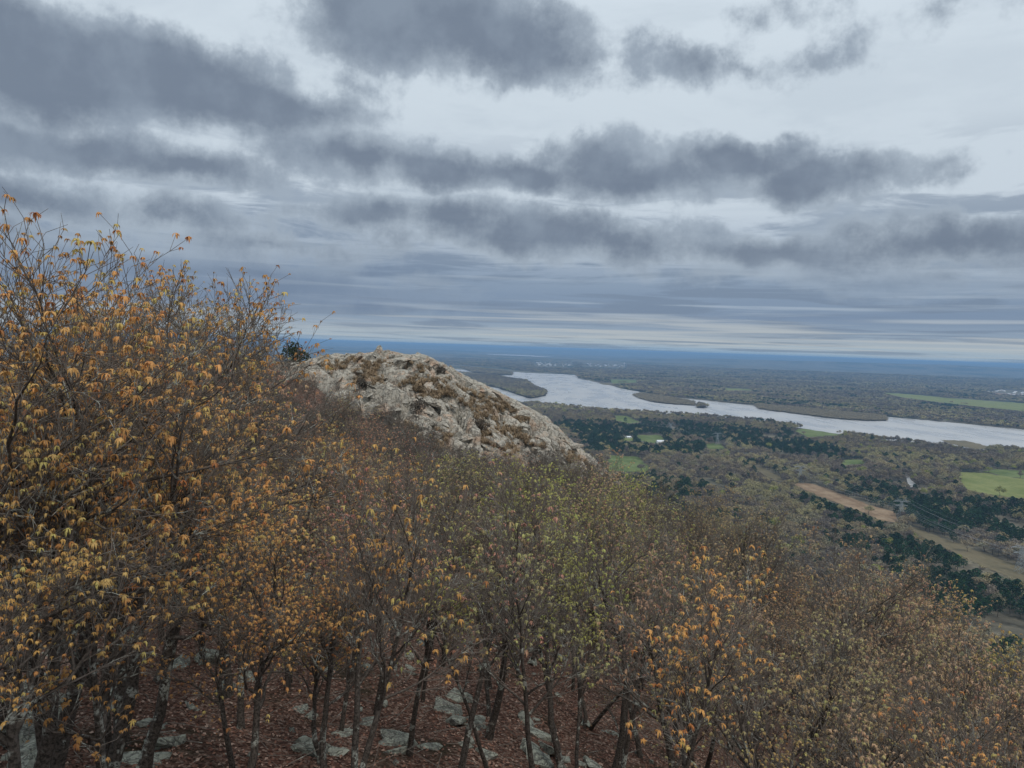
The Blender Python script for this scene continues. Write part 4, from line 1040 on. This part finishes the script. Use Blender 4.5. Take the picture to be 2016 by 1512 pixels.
q = rv.rand(n); cn = fbm(TX / 140, TY / 140, 3, 95) + rv.normal(0, .06, n)
pal = np.array([(.17, .14, .105), (.22, .18, .115), (.26, .215, .12), (.27, .24, .125), (.13, .11, .09), (.21, .19, .12)])
ci_ = np.clip(((cn - .3) / .4 * 4).astype(int), 0, 3); ci_ = np.where(q < .25, 4, np.where(q < .4, 5, ci_))
C_ = pal[ci_] * 1.24 * rv.uniform(.86, 1.14, (n, 1)) * (.72 + .6 * fbm(TX / 700, TY / 450, 3, 99))[:, None]
C_ = np.where(((rv.rand(n) < .025) & (dist < 4000))[:, None], np.array([[.30, .31, .09]]) * rv.uniform(.8, 1.1, (n, 1)), C_)
C_ = np.where(pn[:, None], np.array([[.025, .056, .026]]) * rv.uniform(.65, 1.5, (n, 1)), C_)
C_ = np.where(onisl2[:, None], np.array([[.30, .255, .17]]) * rv.uniform(.85, 1.15, (n, 1)), C_)
I_ = np.where(pn, iP + rv.randint(0, 4, n), np.where(TS < 16, iB + rv.randint(0, 5, n), iL + rv.randint(0, 3, n)))
I_ = np.where(pn & (TS > 16), iL + rv.randint(0, 3, n), I_)
# 300 of each kind that show largest are things of their own
size = Hh / dist
for (pts, mt, lab) in FLD[:16]:
    for fr in (.35, .7, 1.0):
        hid = inpoly(qx, qy - fr * Hh / dist * FPX, pts) & ~inpoly(qx, qy, pts)
        Hh = np.where(hid & ~pn, Hh * .5, np.where(hid, Hh * .6, Hh)); wid = np.where(hid, wid * .7, wid)
bank = np.zeros(n, bool)
size = Hh / dist
inview = (qx > 1150) & (qx < 2025)
lim = np.interp(qx, cax, cay)
inview &= (qy - Hh / dist * FPX * .3) < lim
single = np.zeros(n, bool)
for msk in (pn, ~pn):
    k = np.where(msk & inview & (TS < 14))[0]; k = k[np.argsort(-size[k])][:290]; single[k] = True
def vwhere(px, py):
    hs_ = ['far left', 'left', 'centre left', 'centre', 'centre right', 'near right', 'right', 'far right', 'right edge']
    vs_2 = [(860, 'by the river'), (890, 'behind the plantation'), (920, 'mid valley'), (950, 'above the tawny strip'), (985, 'beside the tawny strip'), (1020, 'below the tawny strip'), (1040, 'by the near corridor'), (1065, 'under the near cables'), (1090, 'above the hill foot'), (1115, 'at the hill foot'), (1140, 'close under the hillside'), (1165, 'lower in the valley'), (9999, 'lowest in the valley')]
    return '%s, %s' % (next(b for a, b in vs_2 if py < a), hs_[int(np.clip((px - 1150) / 97, 0, 8))])
brc = [mesh_np('crown', c_[0], c_[1], [MCO]) for c_, t_ in BR]; pic = [mesh_np('crown', c_[0], c_[1], [MCO]) for c_, t_ in PI]
brt = [mesh_np('trunk', t_[0], t_[1], [MVB]) for c_, t_ in BR]; pit = [mesh_np('trunk', t_[0], t_[1], [MVB]) for c_, t_ in PI]
def cname(c):
    if c[1] > .26 and c[0] < c[1]: return 'bright yellow-green'
    return 'olive-tinged' if c[0] > .31 else 'pale grey-brown' if c[0] > .23 else 'dark grey-brown'
for i in np.where(single)[0]:
    k = I_[i]; pine = bool(pn[i]); root = obj('pine_tree' if pine else 'broadleaf_tree', None, None, (TX[i], TY[i], TZ[i]), (0, 0, rv.rand() * 6.28), (wid[i], wid[i], Hh[i]))
    a = obj('crown', (pic if pine else brc)[k - iP if pine else k], root); a.color = (*C_[i], 1); obj('trunk', (pit if pine else brt)[k - iP if pine else k], root)
    w_ = vwhere(qx[i], qy[i]); ds = ('%s %s pine' % ('tall' if Hh[i] > 16 else 'short', 'dark green' if C_[i][1] < .06 else 'lighter green')) if pine else '%s broadleaf' % cname(C_[i])
    lab = '%s %s' % (ds, w_); tag(root, lab, 'tree'); pend(root, lab, qx[i], ('pines ' if pine else 'broadleaf trees ') + w_)
settle()
s_ = ~single
scatter('valley_forest', np.stack([TX, TY, TZ], -1)[s_], rv.rand(n)[s_] * 6.28, np.stack([wid, wid, Hh], -1)[s_], I_[s_], C_[s_], protos, 'unbroken mass of bare and budding woodland across the valley')
print('valley trees', n)

# ------------------------------------------------------------------ power line
MSTEEL = simple('galvanised_steel', (.34, .37, .38), .6, .15, 1.0, .4)
def bar_mesh(name, segs, w, mat):
    V, Q = [], []
    for a, b in segs:
        a = Vector(a); b = Vector(b); d = (b - a).normalized(); u = d.orthogonal().normalized() * w; v = d.cross(u).normalized() * w; k = len(V)
        for p_ in (a, b):
            for s1, s2 in ((1, 1), (-1, 1), (-1, -1), (1, -1)): V.append(p_ + u * s1 * .7 + v * s2 * .7)
        for j in range(4): Q.append((k + j, k + (j + 1) % 4, k + 4 + (j + 1) % 4, k + 4 + j))
    return mesh_np(name, np.array([list(v) for v in V]), np.array(Q), [mat])
HT = 34.0
def body_w(z): return float(np.interp(z, [0, 21, 29], [4.6, 1.5, 1.3]))
legs = []
lv_ = [0, 5.5, 10.5, 15, 18.5, 21, 23.5, 26, 29]
for sx_ in (-1, 1):
    for sy_ in (-1, 1): legs.append(bar_mesh('leg', [((sx_ * body_w(a), sy_ * body_w(a), a), (sx_ * body_w(b), sy_ * body_w(b), b)) for a, b in zip(lv_[:-1], lv_[1:])], .16, MSTEEL))
br_ = []
for a, b in zip(lv_[:-1], lv_[1:]):
    A2, B2 = body_w(a), body_w(b)
    for s_y in (-1, 1): br_ += [((-A2, s_y * A2, a), (B2, s_y * B2, b)), ((A2, s_y * A2, a), (-B2, s_y * B2, b)), ((-B2, s_y * B2, b), (B2, s_y * B2, b))]
    for s_x in (-1, 1): br_ += [((s_x * A2, -A2, a), (s_x * B2, B2, b)), ((s_x * A2, A2, a), (s_x * B2, -B2, b)), ((s_x * B2, -B2, b), (s_x * B2, B2, b))]
MBR = bar_mesh('bracing', br_, .10, MSTEEL)
def arm(z, half, hgt):
    s = []
    for sx_ in (-1, 1):
        for sy_ in (-1, 1): s += [((0, sy_ * 1.2, z), (sx_ * half, 0, z)), ((sx_ * 1.2, sy_ * 1.2, z + hgt), (sx_ * half, 0, z))]
        for f in (.25, .5, .75):
            for sy_ in (-1, 1): s += [((sx_ * half * f, sy_ * 1.2 * (1 - f), z), (sx_ * half * f, sy_ * 1.2 * (1 - f), z + hgt * (1 - f)))]
    return s
MARM = [bar_mesh('cross_arm', arm(22.5, 9.5, 2.2), .12, MSTEEL), bar_mesh('cross_arm', arm(28.5, 13.0, 2.4), .12, MSTEEL)]
MPK = [bar_mesh('peak', [((s * 4.2, .6, 28.8), (s * 6.2, 0, HT)), ((s * 4.2, -.6, 28.8), (s * 6.2, 0, HT)), ((s * 8.2, .3, 28.8), (s * 6.2, 0, HT)), ((s * 5, 0, 31), (s * 7.4, 0, 31))], .12, MSTEEL) for s in (-1, 1)]
INS = [(-9.5, 22.5), (9.5, 22.5), (-13, 28.5), (13, 28.5), (-5, 22.5), (5, 22.5)]
MINS = bar_mesh('insulator', [((0, 0, 0), (0, 0, -2.2))], .14, simple('insulator_glass', (.2, .22, .22)))
TPX = [(1240, 842), (1320, 855), (1412, 876), (1575, 950), (1773, 1026), (2009, 1128), (2420, 1300)]
TP = [gnd(a, b) for a, b in TPX]
tdir = [math.atan2(*(TP[min(i + 1, 6)] - TP[max(i - 1, 0)])[:2][::-1]) for i in range(7)]
TLAB = {1: 'farthest steel lattice pylon standing by the pine plantation', 2: 'steel lattice pylon beside the small green clearing', 3: 'steel lattice pylon at the upper end of the tawny strip', 4: 'steel lattice pylon at the lower end of the tawny strip', 5: 'nearest steel lattice pylon cut by the right edge'}
anch = []
for i in range(7):
    rz = tdir[i] - math.pi / 2
    if i in TLAB:
        root = obj('lattice_pylon', None, None, TP[i], (0, 0, rz)); tag(root, TLAB[i], 'pylon', 'pylons carrying the power line')
        for l_ in legs: obj('leg', l_, root)
        obj('bracing', MBR, root)
        for a in MARM: obj('cross_arm', a, root)
        for a in MPK: obj('peak', a, root)
        for (a, b) in INS: obj('insulator', MINS, root, (a, 0, b))
    c_, s_2 = math.cos(rz), math.sin(rz)
    anch.append([TP[i] + np.array([a * c_, a * s_2, b - 2.2]) for a, b in INS] + [TP[i] + np.array([a * c_, a * s_2, HT]) for a in (-6.2, 6.2)])
MCABLE = simple('cable_metal', (.42, .44, .45), .5, .1, 1, .5)
nmz = ['lower left', 'lower right', 'upper left', 'upper right', 'inner left', 'inner right', 'topmost left', 'topmost right']
for w_ in range(8):
    T = Tree(0)
    pp, rd_ = [], []
    for i in range(6):
        a, b = anch[i][w_], anch[i + 1][w_]
        for k in range(14):
            f = k / 14; pt_ = a * (1 - f) + b * f; sag = np.linalg.norm(b - a) * .022; pt_ = pt_ - np.array([0, 0, 4 * sag * f * (1 - f)]); pp.append(Vector(pt_)); rd_.append((.075 if w_ < 6 else .05))
    pp.append(Vector(anch[6][w_])); rd_.append(.1)
    T.tube(pp, rd_, 4, 0)
    o = obj('power_cable', mesh_np('power_cable', np.array([list(v) for v in T.V]), np.array(T.Q), [MCABLE])); tag(o, '%s cable strung between the lattice pylons' % nmz[w_], 'cable', 'cables of the power line')

# ------------------------------------------------------------------ buildings
MWALL = simple('white_siding', (.72, .72, .70), .7, .06); MROOFW = simple('white_metal_roof', (.80, .82, .84), .45, .04); MROOFG = simple('grey_shingle', (.22, .21, .20), .9, .2); MWIN = simple('dark_glass', (.03, .035, .04), .2, .1, 1, .5)
MBRICK = simple('tan_siding', (.42, .36, .30), .8, .1)
def wall_mesh(L_, W_, h):
    x, y = L_ / 2, W_ / 2; r_ = h + W_ * .22
    V = np.array([(-x, -y, 0), (x, -y, 0), (x, y, 0), (-x, y, 0), (-x, -y, h), (x, -y, h), (x, y, h), (-x, y, h), (-x, 0, r_), (x, 0, r_)])
    return V, [np.array([(0, 1, 5, 4), (2, 3, 7, 6)]), np.array([(1, 2, 6), (1, 6, 5), (5, 6, 9), (3, 0, 4), (3, 4, 7), (7, 4, 8)])]
def roof_mesh(L_, W_, h):
    x, y = L_ / 2 + .5, W_ / 2 + .6; r_ = h + W_ * .22; t_ = .3; e = h - .6 * .44
    V = np.array([(-x, -y, e), (x, -y, e), (x, y, e), (-x, y, e), (-x, 0, r_), (x, 0, r_), (-x, -y, e + t_), (x, -y, e + t_), (x, y, e + t_), (-x, y, e + t_), (-x, 0, r_ + t_), (x, 0, r_ + t_)]) + [0, 0, .02]
    return V, np.array([(0, 4, 5, 1), (4, 3, 2, 5), (6, 7, 11, 10), (10, 11, 8, 9), (0, 1, 7, 6), (2, 3, 9, 8), (0, 6, 10, 4), (4, 10, 9, 3), (1, 5, 11, 7), (5, 2, 8, 11)])
def house(name, px, py, L_, W_, h, rz, wm_, rm_, label, group=None, wins=True, cat='house'):
    P_ = hit_val(px, py)
    root = obj(name, None, None, P_, (0, 0, rz)); tag(root, label, cat, group)
    v, f = wall_mesh(L_, W_, h); obj('wall', mesh_np('wall', v, f, [wm_]), root)
    v, f = roof_mesh(L_, W_, h); obj('roof', mesh_np('roof', v, f, [rm_]), root)
    if wins:
        wv_, wf = [], []
        wmn = None
        for sy_ in (-1, 1):
            for k in range(max(2, int(L_ / 6))):
                xx_ = -L_ / 2 + (k + .5) * L_ / max(2, int(L_ / 6))
                if wmn is None:
                    wmn = bpy.data.meshes.new('window'); bm = bmesh.new(); bmesh.ops.create_cube(bm, size=1, matrix=Matrix.Diagonal((1.6, .12, 1.3, 1))); bm.to_mesh(wmn); bm.free(); wmn.materials.append(MWIN)
                obj('window', wmn, root, (xx_, sy_ * (W_ / 2 + .02), h * .55))
    return root
house('farm_building', 1306, 873, 34, 13, 5.0, .12, MWALL, MROOFW, 'long white-roofed farm building in the green yard', cat='barn')
house('house', 1237, 863, 13, 9, 3.4, .5, MWALL, MROOFW, 'small white house on a pale lawn behind the rock slope')
house('house', 1336, 906, 15, 9, 3.2, .3, MWALL, MROOFW, 'small white-roofed house hidden among bare trees')
rh = random.Random(3)
nh = 0
for i in range(74):
    seg = rh.random()
    px = rh.uniform(1055, 1125) if seg < .45 else rh.uniform(1150, 1228) if seg < .95 else rh.uniform(1280, 1300)
    py = 717 + (px - 1060) * .034 + rh.uniform(-2.2, 3.2) - (1.5 if px > 1150 else 0)
    w1_, r1_ = (MWALL if rh.random() < .7 else MBRICK), (MROOFW if rh.random() < .45 else MROOFG)
    cl_n = 'left' if px < 1140 else 'right' if px < 1240 else 'outlying'
    sub = {'left': 'west end' if px < 1090 else 'middle', 'right': 'middle' if px < 1190 else 'water tower end', 'outlying': 'woods'}[cl_n]
    house('house', px, py, rh.uniform(18, 32), rh.uniform(12, 16), rh.uniform(8, 12), rh.uniform(-.6, .6), w1_, r1_,
          'tiny %s house with %s roof, %s cluster of the far town, %s' % ('white' if w1_ is MWALL else 'tan', 'white' if r1_ is MROOFW else 'grey', cl_n, sub), 'houses of the far town, %s cluster' % cl_n, wins=False)
for i in range(26):
    px = rh.uniform(1935, 2014); py = 771 + (px - 1935) * .05 + rh.uniform(-4, 5)
    w1_, r1_ = (MWALL if rh.random() < .6 else MBRICK), (MROOFW if rh.random() < .5 else MROOFG)
    house('house', px, py, rh.uniform(14, 24), rh.uniform(10, 13), rh.uniform(5, 8), rh.uniform(-.6, .6), w1_, r1_,
          'small %s house with %s roof by the reddish clearing, %s' % ('white' if w1_ is MWALL else 'tan', 'white' if r1_ is MROOFW else 'grey', 'near its left end' if px < 1975 else 'by the right edge'), 'houses by the reddish building site', wins=False)
# water tower over the town
P_ = hit_val(1229, 722)
wt = obj('water_tower', None, None, P_); tag(wt, 'white round water tower standing above the far town', 'water tower')
bm = bmesh.new(); bmesh.ops.create_uvsphere(bm, u_segments=20, v_segments=12, radius=11, matrix=Matrix.Translation((0, 0, 48)) @ Matrix.Diagonal((1, 1, .75, 1))); me = bpy.data.meshes.new('tank'); bm.to_mesh(me); bm.free(); me.materials.append(MROOFW); obj('tank', me, wt)
T = Tree(1); T.tube([Vector((0, 0, -1)), Vector((0, 0, 3)), Vector((0, 0, 42))], [6, 3, 2.6], 12, 0); obj('column', mesh_np('column', np.array([list(v) for v in T.V]), np.array(T.Q), [MWALL]), wt)

# ------------------------------------------------------------------ air
bm = bmesh.new(); bmesh.ops.create_cube(bm, size=1)
me = bpy.data.meshes.new('haze'); bm.to_mesh(me); bm.free()
m = bpy.data.materials.new('haze_air'); m.use_nodes = True; t = m.node_tree; t.nodes.clear()
pv = t.nodes.new('ShaderNodeVolumePrincipled'); pv.inputs['Color'].default_value = (.37, .64, 1.0, 1); pv.inputs['Density'].default_value = 0.00007; pv.inputs['Anisotropy'].default_value = 0.0
mo = t.nodes.new('ShaderNodeOutputMaterial'); t.links.new(pv.outputs[0], mo.inputs['Volume'])
me.materials.append(m)
zb_, zt_ = VZ - 8, 14.0
hz = obj('haze', me, None, (0, 0, (zb_ + zt_) / 2), None, (134000, 134000, zt_ - zb_)); tag(hz, 'thin blue haze filling the valley air', kind='stuff')
